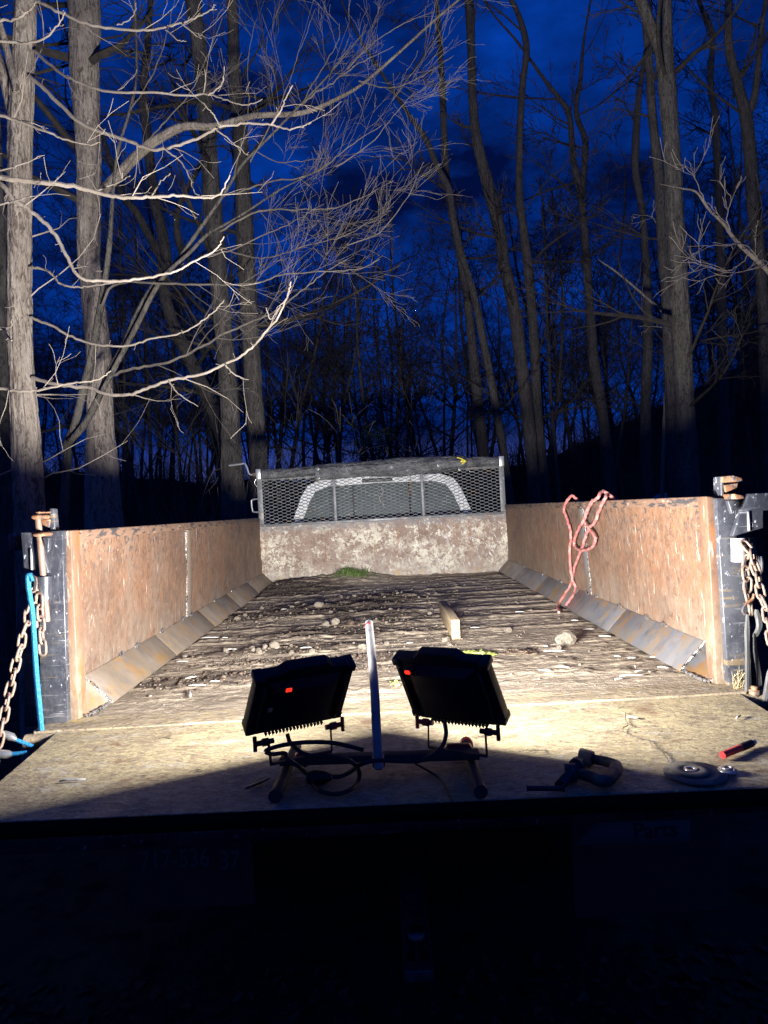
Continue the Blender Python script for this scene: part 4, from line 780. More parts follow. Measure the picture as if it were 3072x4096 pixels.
# rubber straps hanging at the right post
def strap(pts, wd, y, lb):
    P = [np.array(ony(*z5([p_])[0], y)) for p_ in pts]; P = spline(P, 5); q = Q(); n = len(P)
    tp = np.interp(np.linspace(0, 1, n), [0, .12, .85, 1], [.4, 1, 1, .8]) if not hasattr(wd, '__len__') else np.interp(np.linspace(0, 1, n), np.linspace(0, 1, len(wd)), wd)
    w_ = tp*(wd if not hasattr(wd, '__len__') else 1)
    V = np.concatenate([np.stack([P[:, 0]-w_/2, P[:, 1], P[:, 2]], -1), np.stack([P[:, 0]-w_/4, P[:, 1]-.005, P[:, 2]], -1), np.stack([P[:, 0]+w_/4, P[:, 1]-.005, P[:, 2]], -1), np.stack([P[:, 0]+w_/2, P[:, 1], P[:, 2]], -1), np.stack([P[:, 0], P[:, 1]+.005, P[:, 2]], -1)])
    F_ = []
    for a_ in range(5):
        b_ = (a_+1) % 5; F_ += [(a_*n+k, a_*n+k+1, b_*n+k+1, b_*n+k) for k in range(n-1)]
    q.quads(V, np.array(F_)); return tag(obj('rubber_strap', q, M['strap'], smooth=True, loc=tuple(P[0])), lb, 'strap')
strap([(575, 1370), (575, 1600), (575, 1900), (570, 2170)], [.008, .018, .0145, .0145, .016], -.12, 'dusty black rubber strap hanging nearest the right corner post')
strap([(640, 1570), (655, 1750), (685, 1950), (695, 2100)], [.006, .014, .016, .018], -.10, 'dusty black rubber strap hanging between the post strap and the chain')
strap([(660, 1340), (690, 1450), (690, 1520), (650, 1600)], .022, -.06, 'short crumpled black strap wadded under the right chain')
strap([(800, 1900), (770, 2050), (745, 2220)], .018, -.16, 'dark strap cut off by the right edge beside the tailgate hinge')
q = Q(); q.tube([ony(*z5([p_])[0], -.09) for p_ in ((700, 830), (706, 900), (708, 985))], [.006, .008, .005], 8); tag(obj('blue_shackle', q, M['zinc'], smooth=True, loc=tuple(ony(3045, 2250, -.09))), 'small bright metal shackle hanging right of the right chain', 'shackle')
a = ony(*z5([(648, 2150)])[0], -.13); q = Q(); q.tube([a+np.array([0, 0, -.008]), a+np.array([0, 0, .012])], .017, 8); q.tube([a+np.array([0, 0, .012]), a+np.array([0, 0, .022])], .010, 12); tag(obj('bolt', q, M['lug'], loc=tuple(a)), 'rusty hex bolt beside the foot of the right corner post', 'bolt')
q = Q()
for k in range(26):
    a = ony(*z5([(rg.uniform(450, 540), 2150)])[0], -.09); a[2] = .0; pts = [a]
    for _ in range(4): pts.append(pts[-1]+np.array([rg.uniform(-.006, .011), rg.uniform(-.006, .006), rg.uniform(.006, .02)]))
    q.tube(spline(pts, 3), .0008, 3)
a = ony(*z5([(470, 2120)])[0], -.095); q.tube(spline([a, ony(*z5([(500, 2030)])[0], -.095), ony(*z5([(545, 1960)])[0], -.095), ony(*z5([(600, 1900)])[0], -.095)], 4), .0012, 4)
tag(obj('dry_grass', q, M['drygrass']), 'wisps of dry straw caught at the foot of the right post', 'dry grass', kind='stuff')
# C clamp
zt_ = lambda x, y: (2000+x*.6462, 2850+y*.6462)
def tp(x, y, z_=.018): return np.array(onz(*zt_(x, y), z_-.001))
cl = thing('c_clamp', 'forged steel C-clamp lying half in shadow on the tailgate', 'clamp', tp(500, 400))
q = Q(); path = spline([tp(575, 288), tp(650, 303), tp(708, 322), tp(722, 345), tp(700, 380), tp(668, 415), tp(630, 424), tp(565, 400), tp(500, 380), tp(455, 372)], 5)
q.tube(path, np.interp(np.linspace(0, 1, len(path)), [0, .2, .35, .6, 1], [.011, .012, .0145, .013, .012]), 8); obj('clamp_frame', q, M['clampm'], cl, smooth=False)
q = Q(); q.tube([tp(500, 275), tp(575, 288)], [.020, .017], 12); obj('anvil', q, M['wood'], cl, smooth=True)
q = Q(); q.tube([tp(400, 372), tp(470, 372)], .019, 12); obj('threaded_boss', q, M['clampm'], cl, smooth=True)
q = Q(); sc_ = np.linspace(0, 1, 60); q.tube([tp(475, 330)*(1-t)+tp(370, 455)*t for t in sc_], [.0098+.0012*(k % 2) for k in range(60)], 12); obj('screw', q, M['darksteel'], cl, smooth=True)
q = Q(); q.tube([tp(470, 332), tp(487, 318)], .0165, 14); obj('swivel_pad', q, M['clampm'], cl, smooth=True)
q = Q(); q.tube([tp(165, 468), tp(395, 470)], .0052, 10); q.tube([tp(165, 468), tp(170, 468)], .0072, 10); q.tube([tp(388, 470), tp(397, 470)], .0075, 10); obj('tommy_bar', q, M['darksteel'], cl, smooth=True)
# discs
def ring(c, r0, r1, z0, z1, n=48):
    q = Q(); V = []; 
    for k in range(n):
        a_ = 2*math.pi*k/n
        for (r, z_) in ((r0, z0), (r1, z0), (r1, z1), (r0, z1)): V.append((c[0]+r*math.cos(a_), c[1]+r*math.sin(a_), z_))
    q.quads(np.array(V), np.array([(k*4+j_, ((k+1) % n)*4+j_, ((k+1) % n)*4+(j_+1) % 4, k*4+(j_+1) % 4) for k in range(n) for j_ in range(4)])); return q
c = onz(2780, 3093, .003); dk = thing('grinding_disc', 'larger worn grey grinding disc lying flat under the smaller disc', 'grinding disc', c); obj('abrasive', ring(c, .011, .0625, .0015, .0055), M['disc'], dk)
c2 = onz(2763, 3078, .009); dk2 = thing('grinding_disc', 'smaller grinding disc with metal centre ring, on top of the larger disc', 'grinding disc', c2); obj('abrasive', ring(c2, .014, .040, .0065, .010), M['disc'], dk2); obj('centre_ring', ring(c2, .0085, .0138, .0065, .0115), M['zinc'], dk2)
c3 = onz(2910, 3090, -.0); dn = thing('flange_nut', 'small shiny flange nut with two pin holes beside the discs', 'nut', c3); obj('nut_flange', ring(c3, .008, .0185, .001, .007), M['zinc'], dn); obj('nut_collar', ring(c3, .007, .011, .0072, .012), M['zinc'], dn)
# marker
a = np.array(onz(2890, 3021, .010)); b = np.array(onz(3018, 2968, .010)); mk = thing('red_marker', 'short fat red stick marker with black cap lying on the right of the tailgate', 'marker', a)
q = Q(); m_ = a*.45+b*.55; q.tube([a, m_], .0078, 14); obj('body', q, M['marker'], mk, smooth=True); q = Q(); q.tube([m_, a*.1+b*.9], .0086, 14); obj('cap', q, M['darkplastic'], mk, smooth=True); q = Q(); q.tube([a*.1+b*.9, b], .0062, 14); obj('chuck', q, M['zinc'], mk, smooth=True)
# wire on tailgate
P = [onz(*p_, .0035) for p_ in ((2503, 2850), (2502, 2880), (2512, 2900), (2493, 2912), (2497, 2930), (2540, 2948), (2590, 2960), (2610, 2985), (2650, 3010), (2668, 3035), (2674, 3045))]
q = Q(); q.tube(spline(P, 6), .0011, 5); tag(obj('thin_wire', q, M['crack'], loc=tuple(P[0])), 'thin wiggly wire lying on the tailgate left of the discs', 'wire')
# small dark rag bit left on tailgate
c = onz(980, 3160, .002); q = Q(); q.prism([c, c+np.array([.03, .03, 0]), c+np.array([.045, .055, 0]), c+np.array([.015, .03, 0])], (0, 0, .004)); tag(obj('metal_offcut', q, M['darksteel'], loc=tuple(c)), 'dark sliver of scrap metal on the shaded tailgate left of the lamp stand', 'scrap metal')
# rag and leaves
def crumple(name, pxs, seed, mat, lb, cat, nx=26, ny=10, amp=.02):
    P = [onz(*p_, .01) for p_ in pxs]; a, b, c_, d_ = [np.array(p_) for p_ in P]; U, V = np.meshgrid(np.linspace(0, 1, nx), np.linspace(0, 1, ny), indexing='ij')
    G = ((1-U)*(1-V))[..., None]*a+(U*(1-V))[..., None]*b+(U*V)[..., None]*c_+((1-U)*V)[..., None]*d_
    G[..., 0] += (fbm(U*5, V*4, seed)-.5)*.05; G[..., 1] += (fbm(U*6, V*4, seed+4)-.5)*.07; G[..., 2] = .008+np.abs(fbm(U*7, V*5, seed+9, 3)-.45)*amp*5*np.sin(np.pi*np.clip(V, .08, .92))
    q = Q(); f = np.arange(nx-1)[:, None]*ny+np.arange(ny-1)[None]; q.quads(G.reshape(-1, 3), np.stack([f, f+ny, f+ny+1, f+1], -1).reshape(-1, 4)); o = obj(name, q, mat, loc=tuple(P[0])); s_ = o.modifiers.new('t', 'SOLIDIFY'); s_.thickness = .0015; return tag(o, lb, cat)
crumple('rag', [(1780, 2622), (1975, 2625), (1975, 2606), (1790, 2600)], 3, M['rag'], 'crumpled yellow-green rag lying behind the right lamp head', 'rag', amp=.012)
crumple('dead_leaf', [(2005, 2612), (2140, 2613), (2125, 2597), (2030, 2597)], 8, M['deadleaf'], 'flat dark dead leaf right of the yellow-green rag', 'leaf', amp=.007)
crumple('brown_leaf', [(1350, 2505), (1450, 2500), (1440, 2482), (1380, 2480)], 12, M['deadleaf'], 'tan curled leaf just left of the handle tube', 'leaf', amp=.012)
crumple('leaf_scrap', [(1570, 2740), (1600, 2738), (1590, 2722), (1572, 2722)], 14, M['rag'], 'small green leaf scrap beside the left corner of the right lamp head', 'leaf', 10, 6, .008)
# grass tuft
q = Q(); gc = onz(1410, 2325)
for k in range(420):
    x = gc[0]+rg.gauss(0, .085); y = LB-.16+rg.gauss(0, .05); zz = fz(x, min(y, 3.8)); L = rg.uniform(.03, .075); a_ = rg.uniform(0, 6.3); l = rg.uniform(.2, 1.0)
    p0 = np.array([x, y, zz]); dd = np.array([math.cos(a_)*l, math.sin(a_)*l-.2, 1]); dd /= np.linalg.norm(dd); sd = np.array([-math.sin(a_), math.cos(a_), 0])*.0022; p1 = p0+dd*L*.6; p2 = p1+(dd+np.array([math.cos(a_)*.5, math.sin(a_)*.5, -.5]))*L*.4
    q.raw([p0-sd, p0+sd, p1+sd*.8, p1-sd*.8, p2], [(0, 1, 2, 3), (3, 2, 4)])
tag(obj('grass_tuft', q, M['grass']), 'tuft of green grass growing in dirt against the headboard', 'grass', kind='stuff')

# ------------------------------------------------------------------ trees
tr = random.Random(7)
def rv(r=tr): return np.array([r.gauss(0, 1), r.gauss(0, 1), r.gauss(0, 1)])
def grow(q, p, d, L, r, lvl, P, rg):
    """one branch with its own children; P: dict of habits"""
    n = max(3, int(L/P['seg'])+2) if lvl < 2 else 4
    pts = [p]; d = d/np.linalg.norm(d); rs_ = [r]
    for k in range(n):
        d = d+rv(rg)*P['wob']*(1+.4*lvl)+np.array([0, 0, P['up']]); d /= np.linalg.norm(d); pts.append(pts[-1]+d*L/n); rs_.append(max(P['rmin'], r*(1-(k+1)/n*.8)))
    q.tube(pts, rs_, 6 if lvl == 0 else (4 if lvl == 1 else 3), cap=False)
    if lvl >= P['lv']: return
    m = P['kids'][min(lvl, len(P['kids'])-1)]
    for k in range(m):
        t = rg.uniform(.2, 1.0); ix = min(int(t*n), n-1); a = pts[ix]; b = pts[ix+1]; ax = b-a; ax /= np.linalg.norm(ax)
        s_ = np.cross(ax, rv(rg)); s_ /= np.linalg.norm(s_)+1e-9; nd = ax*P['fwd']+s_*rg.uniform(.5, .9)
        grow(q, a+(b-a)*rg.random(), nd, L*rg.uniform(*P.get('lf', (.32, .6)))*(1.1-.4*t), max(P['rmin'], rs_[ix]*.5), lvl+1, P, rg)
def barkn(seed, amp):
    def f(p, a):
        Z_, A = np.meshgrid(p[:, 2], a, indexing='ij'); A2 = np.abs(A-math.pi)
        return 1+amp*((fbm(A2*5+3, Z_*2.2+seed, seed, 4)-.5)*1.3+(np.abs(fbm(A2*9+Z_*.3, Z_*5, seed+5, 3)-.5)-.12)*1.3)
    return f
def trunk_tube(q, traced, F, seed, amp=.10, k=24, top=3.0, extend=True, base=True, step=.06):
    """traced: [(px,py,width_px)] bottom to top at distance F (or list)"""
    Fs = F if hasattr(F, '__len__') else [F]*len(traced)
    P = [atF(a, b, f_) for (a, b, c_), f_ in zip(traced, Fs)]; R_ = [c_/FPX*f_/2 for (a, b, c_), f_ in zip(traced, Fs)]
    if base:
        d = P[0]-P[min(2, len(P)-1)]; gz_ = hz_at(P[0][0], P[0][1])
        if P[0][2] > gz_:
            tt = (P[0][2]-gz_)/max(.3, -d[2]) if d[2] < -.05 else 0
            b_ = P[0]+d*tt*.6; b_[2] = hz_at(b_[0], b_[1])-.15; P = [b_]+P; R_ = [R_[0]*1.45]+R_
    if extend:
        d = P[-1]-P[-2]; d /= np.linalg.norm(d)
        for m_ in range(3): P.append(P[-1]+(d+rv()*.06)*top/3); R_.append(R_[-1]*.72)
    S_ = spline(P, 10); rr_ = np.interp(np.linspace(0, 1, len(S_)), np.linspace(0, 1, len(R_)), R_)
    L = np.concatenate([[0], np.cumsum(np.linalg.norm(np.diff(S_, axis=0), axis=1))]); n = max(len(S_), int(L[-1]/step)); s_ = np.linspace(0, L[-1], n)
    PP = np.stack([np.interp(s_, L, S_[:, i_]) for i_ in range(3)], -1); RR_ = np.interp(s_, L, rr_)
    q.tube(PP, RR_, k, noise=barkn(seed, amp), cap=True); return PP, RR_
def limbs(q, PP, RR_, n, P, rg, zmin=2, lmin=.8, lmax=2.5, bias=None):
    for k in range(n):
        i_ = rg.randrange(len(PP)//5, len(PP))
        if PP[i_][2] < zmin: continue
        a = rg.uniform(0, 6.3); d = np.array([math.cos(a), math.sin(a), rg.uniform(-.1, .9)])
        if bias is not None: d = d+bias
        grow(q, PP[i_], d, rg.uniform(lmin, lmax), min(RR_[i_]*.4, .05)*rg.uniform(.5, 1), 0, P, rg)
def traced_limb(q, pts, F0, F1, r0, r1, P, rg, kids=8, klen=.5, klv=1, sides=8):
    kids = int(kids*(.40 if P is H_mid else .5)+.5); r0, r1 = (r0*(.72 if P is H_mid else .58), r1*.6)
    W_ = [atF(a, b, F0+(F1-F0)*k/(len(pts)-1)) for k, (a, b) in enumerate(pts)]; S_ = spline(W_, 6)
    S_[1:-1] += np.array([rv(rg) for _ in S_[1:-1]])*.0022*F0/4; n = len(S_); R_ = np.linspace(r0, r1, n)*(1+np.array([.12*abs(math.sin(k*2.1)) for k in range(n)]))
    q.tube(S_, R_, sides, cap=True)
    if P is H_near and r0 > .0035:
        for k in range(int(n*.10)+1):
            i_ = rg.randrange(2, n); s_ = rv(rg); s_[2] += .5; s_ /= np.linalg.norm(s_); L_ = rg.uniform(.008, .035); a_ = S_[i_]; e_ = a_+s_*(R_[i_]+L_)
            q.tube([a_, a_+s_*(R_[i_]+L_*.6)+rv(rg)*.002, e_], [.0016, .0010, .0019], 4)
        q.tube([S_[-1], S_[-1]+(S_[-1]-S_[-2])*.3], [R_[-1], R_[-1]*1.25], 5)
    for k in range(kids):
        i_ = rg.randrange(n//6, n-1); ax = S_[i_+1]-S_[i_]; ax /= np.linalg.norm(ax); s_ = np.cross(ax, rv(rg)); s_[1] *= .5; s_ /= np.linalg.norm(s_)
        grow(q, S_[i_], ax*.8+s_*rg.uniform(.4, .9), klen*rg.uniform(.5, 1.2), max(P['rmin'], R_[i_]*.42), klv, P, rg)
    return S_
ZA = lambda p: zm(p, 0, 0, .926); ZB = lambda p: zm(p, 0, 1000, .926); ZC = lambda p: zm(p, 1536, 0, .926); ZD = lambda p: zm(p, 1536, 1000, .926)
def tw(l, Z): return [(*Z([p_[:2]])[0], p_[2]*.926) for p_ in l]
habit = dict(seg=.25, wob=.10, up=.05, rmin=.002, lv=3, kids=[6, 4, 3], fwd=1.1)
H_mid = dict(habit, lf=(.4, .85), rmin=.0011, kids=[4, 3, 2], lv=2, wob=.10, up=.05, fwd=1.4)
H_near = dict(habit, rmin=.0010, kids=[3, 2, 2], lv=2, wob=.13, up=.05)
def tree_thing(name, lb, base, group=None): return thing(name, lb, 'tree', (base[0], base[1], hz_at(base[0], base[1])), group)
def finish(t, tq, cq, bm='bark', cm='twig'):
    obj('trunk', tq, M[bm], t, smooth=True)
    if cq.n: obj('crown', cq, M[cm], t, smooth=True)
# T1 nearest trunk at left with its long low boughs
F = 4.4; b = atF(110, 2000, F); t1 = tree_thing('bare_tree', 'bare tree with the brightest pale trunk at the left edge and long low boughs', b); tq = Q(); cq = Q(); rg1 = random.Random(11)
PP, RR_ = trunk_tube(tq, tw([(120, 1000, 118), (110, 750, 110), (92, 500, 98), (85, 300, 98)], ZB)+tw([(83, 1150, 98), (85, 850, 96), (88, 550, 94), (100, 250, 92), (110, 0, 88)], ZA), F, 2, amp=.16, k=64, step=.02)
trunk_tube(tq, tw([(60, 520, 50), (40, 430, 44), (10, 300, 40), (-30, 180, 36)], ZA), F+.02, 4, amp=.08, k=20, base=False, top=.6)
trunk_tube(tq, tw([(75, 400, 34), (40, 260, 30), (5, 120, 26), (-20, 60, 24)], ZA), F-.1, 6, amp=.06, k=14, base=False, top=.4)
for pts, Z, f0, f1, r0, r1, k in (
    ([(155, 5), (180, 12), (260, 55), (400, 110), (560, 130), (650, 130), (760, 105), (850, 75), (905, 45), (930, 22)], ZA, 4.3, 3.9, .017, .004, 7),
    ([(715, 130), (770, 172), (805, 178)], ZA, 4.0, 3.95, .006, .003, 1), ([(790, 105), (850, 155), (870, 165)], ZA, 4.0, 3.95, .007, .003, 1), ([(505, 108), (560, 85), (585, 45), (588, 12)], ZA, 4.1, 4.0, .006, .003, 1),
    ([(150, 222), (230, 290), (330, 350), (470, 395), (640, 400), (800, 410), (910, 410), (980, 435), (1060, 455), (1130, 430)], ZA, 4.35, 3.8, .016, .0035, 8),
    ([(900, 412), (950, 372), (966, 330), (968, 290)], ZA, 3.95, 3.85, .007, .0035, 1), ([(880, 408), (887, 350), (884, 300)], ZA, 3.95, 3.9, .006, .003, 1),
    ([(128, 328), (210, 400), (330, 520), (450, 575), (560, 610), (650, 645), (740, 635), (850, 600), (950, 550), (1060, 535), (1170, 540), (1240, 555), (1300, 548), (1342, 530)], ZA, 4.35, 3.6, .021, .0045, 8),
    ([(1170, 540), (1210, 480), (1232, 430), (1262, 372)], ZA, 3.7, 3.6, .008, .004, 1), ([(950, 550), (925, 500), (900, 470), (872, 442)], ZA, 3.85, 3.8, .007, .003, 1), ([(935, 562), (1000, 610), (1065, 668)], ZA, 3.85, 3.8, .007, .003, 1),
    ([(715, 645), (780, 700), (820, 770), (840, 830), (882, 855)], ZA, 4.0, 3.9, .008, .003, 1),
    ([(130, 1155), (180, 1160), (230, 1190), (270, 1232), (350, 1238), (440, 1228), (540, 1212)], ZA, 4.35, 4.1, .014, .005, 4),
    ([(135, 290), (230, 330), (330, 385), (430, 410), (550, 415), (650, 385), (780, 360), (860, 315), (925, 265), (966, 220)], ZB, 4.35, 3.9, .014, .004, 5),
    ([(140, 550), (230, 580), (380, 595), (470, 625), (560, 625), (650, 590), (750, 560), (880, 535), (970, 495), (1060, 445), (1130, 375), (1200, 290), (1240, 200), (1256, 140)], ZB, 4.35, 3.6, .019, .006, 8),
    ([(730, 568), (770, 620), (850, 672)], ZB, 4.0, 3.9, .008, .003, 1), ([(975, 497), (1010, 535), (1070, 560)], ZB, 3.85, 3.8, .008, .003, 1), ([(1240, 205), (1212, 240), (1170, 300), (1150, 250)], ZB, 3.65, 3.6, .005, .003, 0)):
    traced_limb(cq, Z(pts), f0, f1, r0, r1, H_near, rg1, k, .35, 1)
# random extra fine shoots off the trunk
for k in range(9):
    i_ = rg1.randrange(len(PP)//5, len(PP)); grow(cq, PP[i_], np.array([rg1.uniform(-.2, 1), rg1.uniform(-.6, .6), rg1.uniform(-.2, .5)]), rg1.uniform(.4, 1.1), .006, 1, H_near, rg1)
finish(t1, tq, cq)
# overhanging tree whose trunk stands just outside the frame
F = 3.3; b = atF(-500, 2100, F); t0_ = tree_thing('overhanging_tree', 'bare tree outside the left edge whose pale boughs reach across the near trunk', b); tq = Q(); cq = Q(); rg1 = random.Random(13)
PP, RR_ = trunk_tube(tq, [(-500, 2100, 110), (-495, 1500, 105), (-480, 800, 98), (-470, 0, 92)], F, 9, amp=.08, k=24)
for pts, Z, r0, r1, k in (
    ([(-540, 420), (-200, 460), (0, 500), (100, 530), (200, 570), (290, 605), (380, 625), (430, 615)], ZA, .016, .003, 5),
    ([(-540, 700), (-250, 750), (0, 770), (150, 785), (320, 805), (450, 840), (550, 855), (650, 850), (770, 845), (900, 855), (955, 830), (992, 760)], ZA, .024, .004, 10),
    ([(655, 850), (690, 790), (735, 750)], ZA, .006, .003, 0), ([(700, 853), (730, 910), (755, 950)], ZA, .006, .002, 0), ([(400, 830), (500, 792), (558, 762)], ZA, .007, .003, 1),
    ([(-540, 500), (-200, 660), (0, 795), (60, 860), (150, 925), (210, 980), (260, 1050), (300, 1130), (350, 1200), (440, 1215), (560, 1210), (680, 1190), (760, 1170), (840, 1130), (930, 1080), (966, 1025)], ZA, .02, .004, 10),
    ([(-540, 60), (-200, 80), (0, 92), (80, 75), (130, 40), (155, 10)], ZA, .013, .005, 3), ([(-540, 160), (0, 178), (120, 186), (200, 160), (260, 100), (280, 55)], ZA, .012, .003, 3),
    ([(-540, 1000), (-200, 940), (0, 885), (60, 868), (130, 850)], ZA, .011, .004, 3), ([(-540, 780), (-200, 760), (0, 735), (90, 712), (185, 672)], ZA, .010, .003, 3),
    ([(-540, 560), (-250, 590), (0, 600), (60, 608), (150, 608), (240, 590), (330, 572), (420, 560), (475, 525)], ZB, .014, .004, 6), ([(-540, 480), (-200, 420), (0, 340), (30, 370), (50, 390)], ZB, .012, .004, 4), ([(-400, 280), (0, 335), (55, 292)], ZB, .009, .004, 2)):
    traced_limb(cq, Z(pts), 3.3, 3.05, r0, r1, H_near, rg1, k, .3, 1)
finish(t0_, tq, cq)
# the slender multi-stem tree
F = 6.0; b = atF(262, 1900, F); t2_ = tree_thing('young_tree', 'slender many-stemmed bare tree leaning right between the two left trunks', b); tq = Q(); cq = Q(); rg1 = random.Random(17)
trunk_tube(tq, tw([(286, 990, 36), (288, 850, 36), (325, 750, 34), (365, 580, 32), (400, 440, 32), (435, 240, 30), (468, 20, 24)], ZB)+tw([(480, 950, 18), (490, 800, 14), (512, 640, 13), (560, 480, 12), (590, 330, 11), (585, 100, 9), (582, 0, 8)], ZA), F, 3, amp=.05, k=14, top=1)
trunk_tube(tq, tw([(300, 830, 28), (360, 760, 28), (420, 650, 30), (470, 530, 26), (540, 400, 24), (600, 260, 24), (680, 130, 22), (760, 55, 18)], ZB)+tw([(890, 950, 16), (960, 850, 14), (1040, 720, 12), (1110, 645, 11), (1190, 565, 10), (1290, 460, 9)], ZA), 5.9, 5, amp=.05, k=14, top=.8, base=False)
trunk_tube(tq, tw([(420, 650, 22), (500, 500, 22), (590, 330, 22), (660, 190, 20), (720, 100, 18), (820, 10, 15)], ZB)+tw([(900, 1010, 14), (1000, 955, 11), (1080, 905, 9)], ZA), 5.8, 6, amp=.05, k=12, top=.8, base=False)
for pts, Z, f0, f1, r0, r1, k, kl in (
    ([(1290, 460), (1370, 400), (1450, 345), (1550, 275), (1700, 200)], ZA, 5.9, 5.7, .012, .004, 16, .8),
    ([(950, 1000), (1060, 935), (1160, 905), (1300, 905), (1430, 900), (1550, 860), (1700, 780)], ZA, 5.8, 5.4, .013, .004, 18, .8),
    ([(960, 850), (1060, 820), (1180, 780), (1290, 770), (1400, 720), (1500, 640), (1650, 540)], ZA, 5.9, 5.5, .013, .004, 18, .8),
    ([(1100, 650), (1200, 700), (1320, 690), (1430, 680)], ZA, 5.9, 5.6, .008, .003, 10, .6),
    ([(480, 545), (560, 515), (700, 490), (850, 430), (950, 370), (1060, 320), (1180, 270), (1300, 180), (1400, 100), (1500, 40)], ZB, 5.9, 5.4, .020, .005, 20, .9),
    ([(440, 240), (480, 160), (560, 140), (700, 145), (880, 150), (1000, 150), (1120, 140), (1230, 105), (1400, 95), (1560, 80), (1640, 40)], ZB, 5.9, 5.3, .018, .004, 24, .8),
    ([(950, 1070), (1080, 1110), (1180, 1110), (1330, 1060), (1480, 1020), (1640, 930)], ZA, 5.8, 5.4, .011, .003, 18, .7),
    ([(880, 30), (1000, 0), (1130, -60), (1260, -120), (1400, -200)], ZB, 5.8, 5.5, .011, .003, 14, .7),
    ([(500, 800), (600, 650), (700, 540), (820, 400), (900, 230), (960, 80)], ZA, 6.0, 5.8, .012, .004, 14, .7),
    ([(560, 480), (640, 360), (700, 220), (740, 60), (770, -60)], ZA, 6.0, 5.9, .009, .004, 8, .6),
    ([(1000, 780), (1050, 600), (1075, 450), (1070, 280), (1100, 100)], ZA, 5.9, 5.7, .008, .003, 10, .6),
    ([(1080, 700), (1180, 520), (1240, 380), (1290, 230), (1360, 40)], ZA, 5.9, 5.6, .008, .003, 12, .6),
    ([(1300, 460), (1400, 280), (1460, 180), (1465, 100)], ZA, 5.8, 5.6, .007, .003, 8, .5),
    ([(1500, 300), (1620, 180), (1750, 100), (1870, 50)], ZA, 5.7, 5.5, .008, .003, 12, .7),
    ([(1550, 350), (1680, 380), (1800, 340), (1960, 240)], ZA, 5.7, 5.4, .008, .003, 14, .7),
    ([(1450, 720), (1600, 620), (1700, 500), (1790, 400)], ZA, 5.5, 5.3, .007, .003, 12, .6),
    ([(1500, 1060), (1640, 1000), (1760, 850), (1830, 700)], ZA, 5.4, 5.2, .007, .003, 12, .6)):
    traced_limb(cq, Z(pts), f0, f1, r0*.85, r1, H_mid, rg1, k, kl*.72, 0, 6)
finish(t2_, tq, cq, 'bark2', 'twigm')
# big trunks, left
def big(name, lb, lst, F, seed, bm='bark', cm='twig2', n=14, amp=.15, k=36, extra=(), habitd=None, lmax=3, top=4, zmin=1.5):
    b = atF(lst[0][0], lst[0][1], F); t = tree_thing(name, lb, b); tq = Q(); cq = Q(); rg_ = random.Random(seed)
    PP, RR_ = trunk_tube(tq, lst, F, seed, amp=amp, k=k, top=top, step=.05*max(1, F/8))
    ends = [(PP[-1], PP[-1]-PP[-4], RR_[-1])]
    for e in extra:
        P2, R2 = trunk_tube(tq, e, F+.02, seed+1, amp=amp, k=max(10, k-8), top=top*.8, base=False, step=.05*max(1, F/8)); ends.append((P2[-1], P2[-1]-P2[-4], R2[-1]))
        limbs(cq, P2, R2, n//2, habitd or dict(habit, rmin=.00045*F), rg_, zmin, .8, lmax)
    limbs(cq, PP, RR_, n, habitd or dict(habit, rmin=.00045*F), rg_, zmin, .8, lmax)
    for p_, d_, r_ in ends:
        for _ in range(3): grow(cq, p_, d_/np.linalg.norm(d_)+rv(rg_)*.3, lmax, r_*.7, 0, habitd or dict(habit, rmin=.00045*F), rg_)
    finish(t, tq, cq, bm, cm); return t
Hb = lambda F: dict(habit, rmin=.00042*F, kids=[7, 4, 2], lv=2, seg=.4)
big('bare_tree', 'thick pale-barked tree second from the left edge, lit along its whole height', tw([(440, 950, 135), (435, 820, 118), (430, 600, 108), (420, 380, 100), (395, 150, 90)], ZB)+tw([(382, 1080, 92), (385, 850, 98), (378, 550, 105), (365, 300, 118), (360, 0, 138)], ZA), 7.0, 21, n=12, habitd=Hb(6), k=40,
    extra=(tw([(440, 830, 46), (500, 770, 44), (600, 665, 42), (700, 590, 38), (800, 545, 32), (930, 545, 28), (1100, 500, 24), (1300, 488, 20), (1450, 430, 16), (1600, 335, 12)], ZA),), zmin=2)
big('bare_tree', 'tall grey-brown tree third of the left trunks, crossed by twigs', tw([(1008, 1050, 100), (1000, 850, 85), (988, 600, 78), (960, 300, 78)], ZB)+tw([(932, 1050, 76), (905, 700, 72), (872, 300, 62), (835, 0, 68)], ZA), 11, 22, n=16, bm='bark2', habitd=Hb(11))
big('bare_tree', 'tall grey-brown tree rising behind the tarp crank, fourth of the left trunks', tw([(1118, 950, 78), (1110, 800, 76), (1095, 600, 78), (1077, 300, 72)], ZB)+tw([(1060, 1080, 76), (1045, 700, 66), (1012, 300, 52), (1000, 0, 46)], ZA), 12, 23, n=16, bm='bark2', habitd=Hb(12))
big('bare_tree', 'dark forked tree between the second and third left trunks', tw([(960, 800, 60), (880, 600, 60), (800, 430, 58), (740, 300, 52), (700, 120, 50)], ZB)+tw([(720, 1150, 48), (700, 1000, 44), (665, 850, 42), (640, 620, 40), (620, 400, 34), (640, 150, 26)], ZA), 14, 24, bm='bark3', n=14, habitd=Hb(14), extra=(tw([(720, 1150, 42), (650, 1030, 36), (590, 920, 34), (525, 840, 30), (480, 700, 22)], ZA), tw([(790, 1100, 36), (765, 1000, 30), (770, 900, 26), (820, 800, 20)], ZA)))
big('bare_tree', 'dark tree glimpsed at the very left edge behind the pale trunk', tw([(20, 900, 60), (10, 600, 60), (5, 300, 60)], ZB)+tw([(0, 1100, 60), (-20, 700, 55), (-40, 200, 50)], ZA), 8, 25, bm='bark3', n=8, habitd=Hb(8))
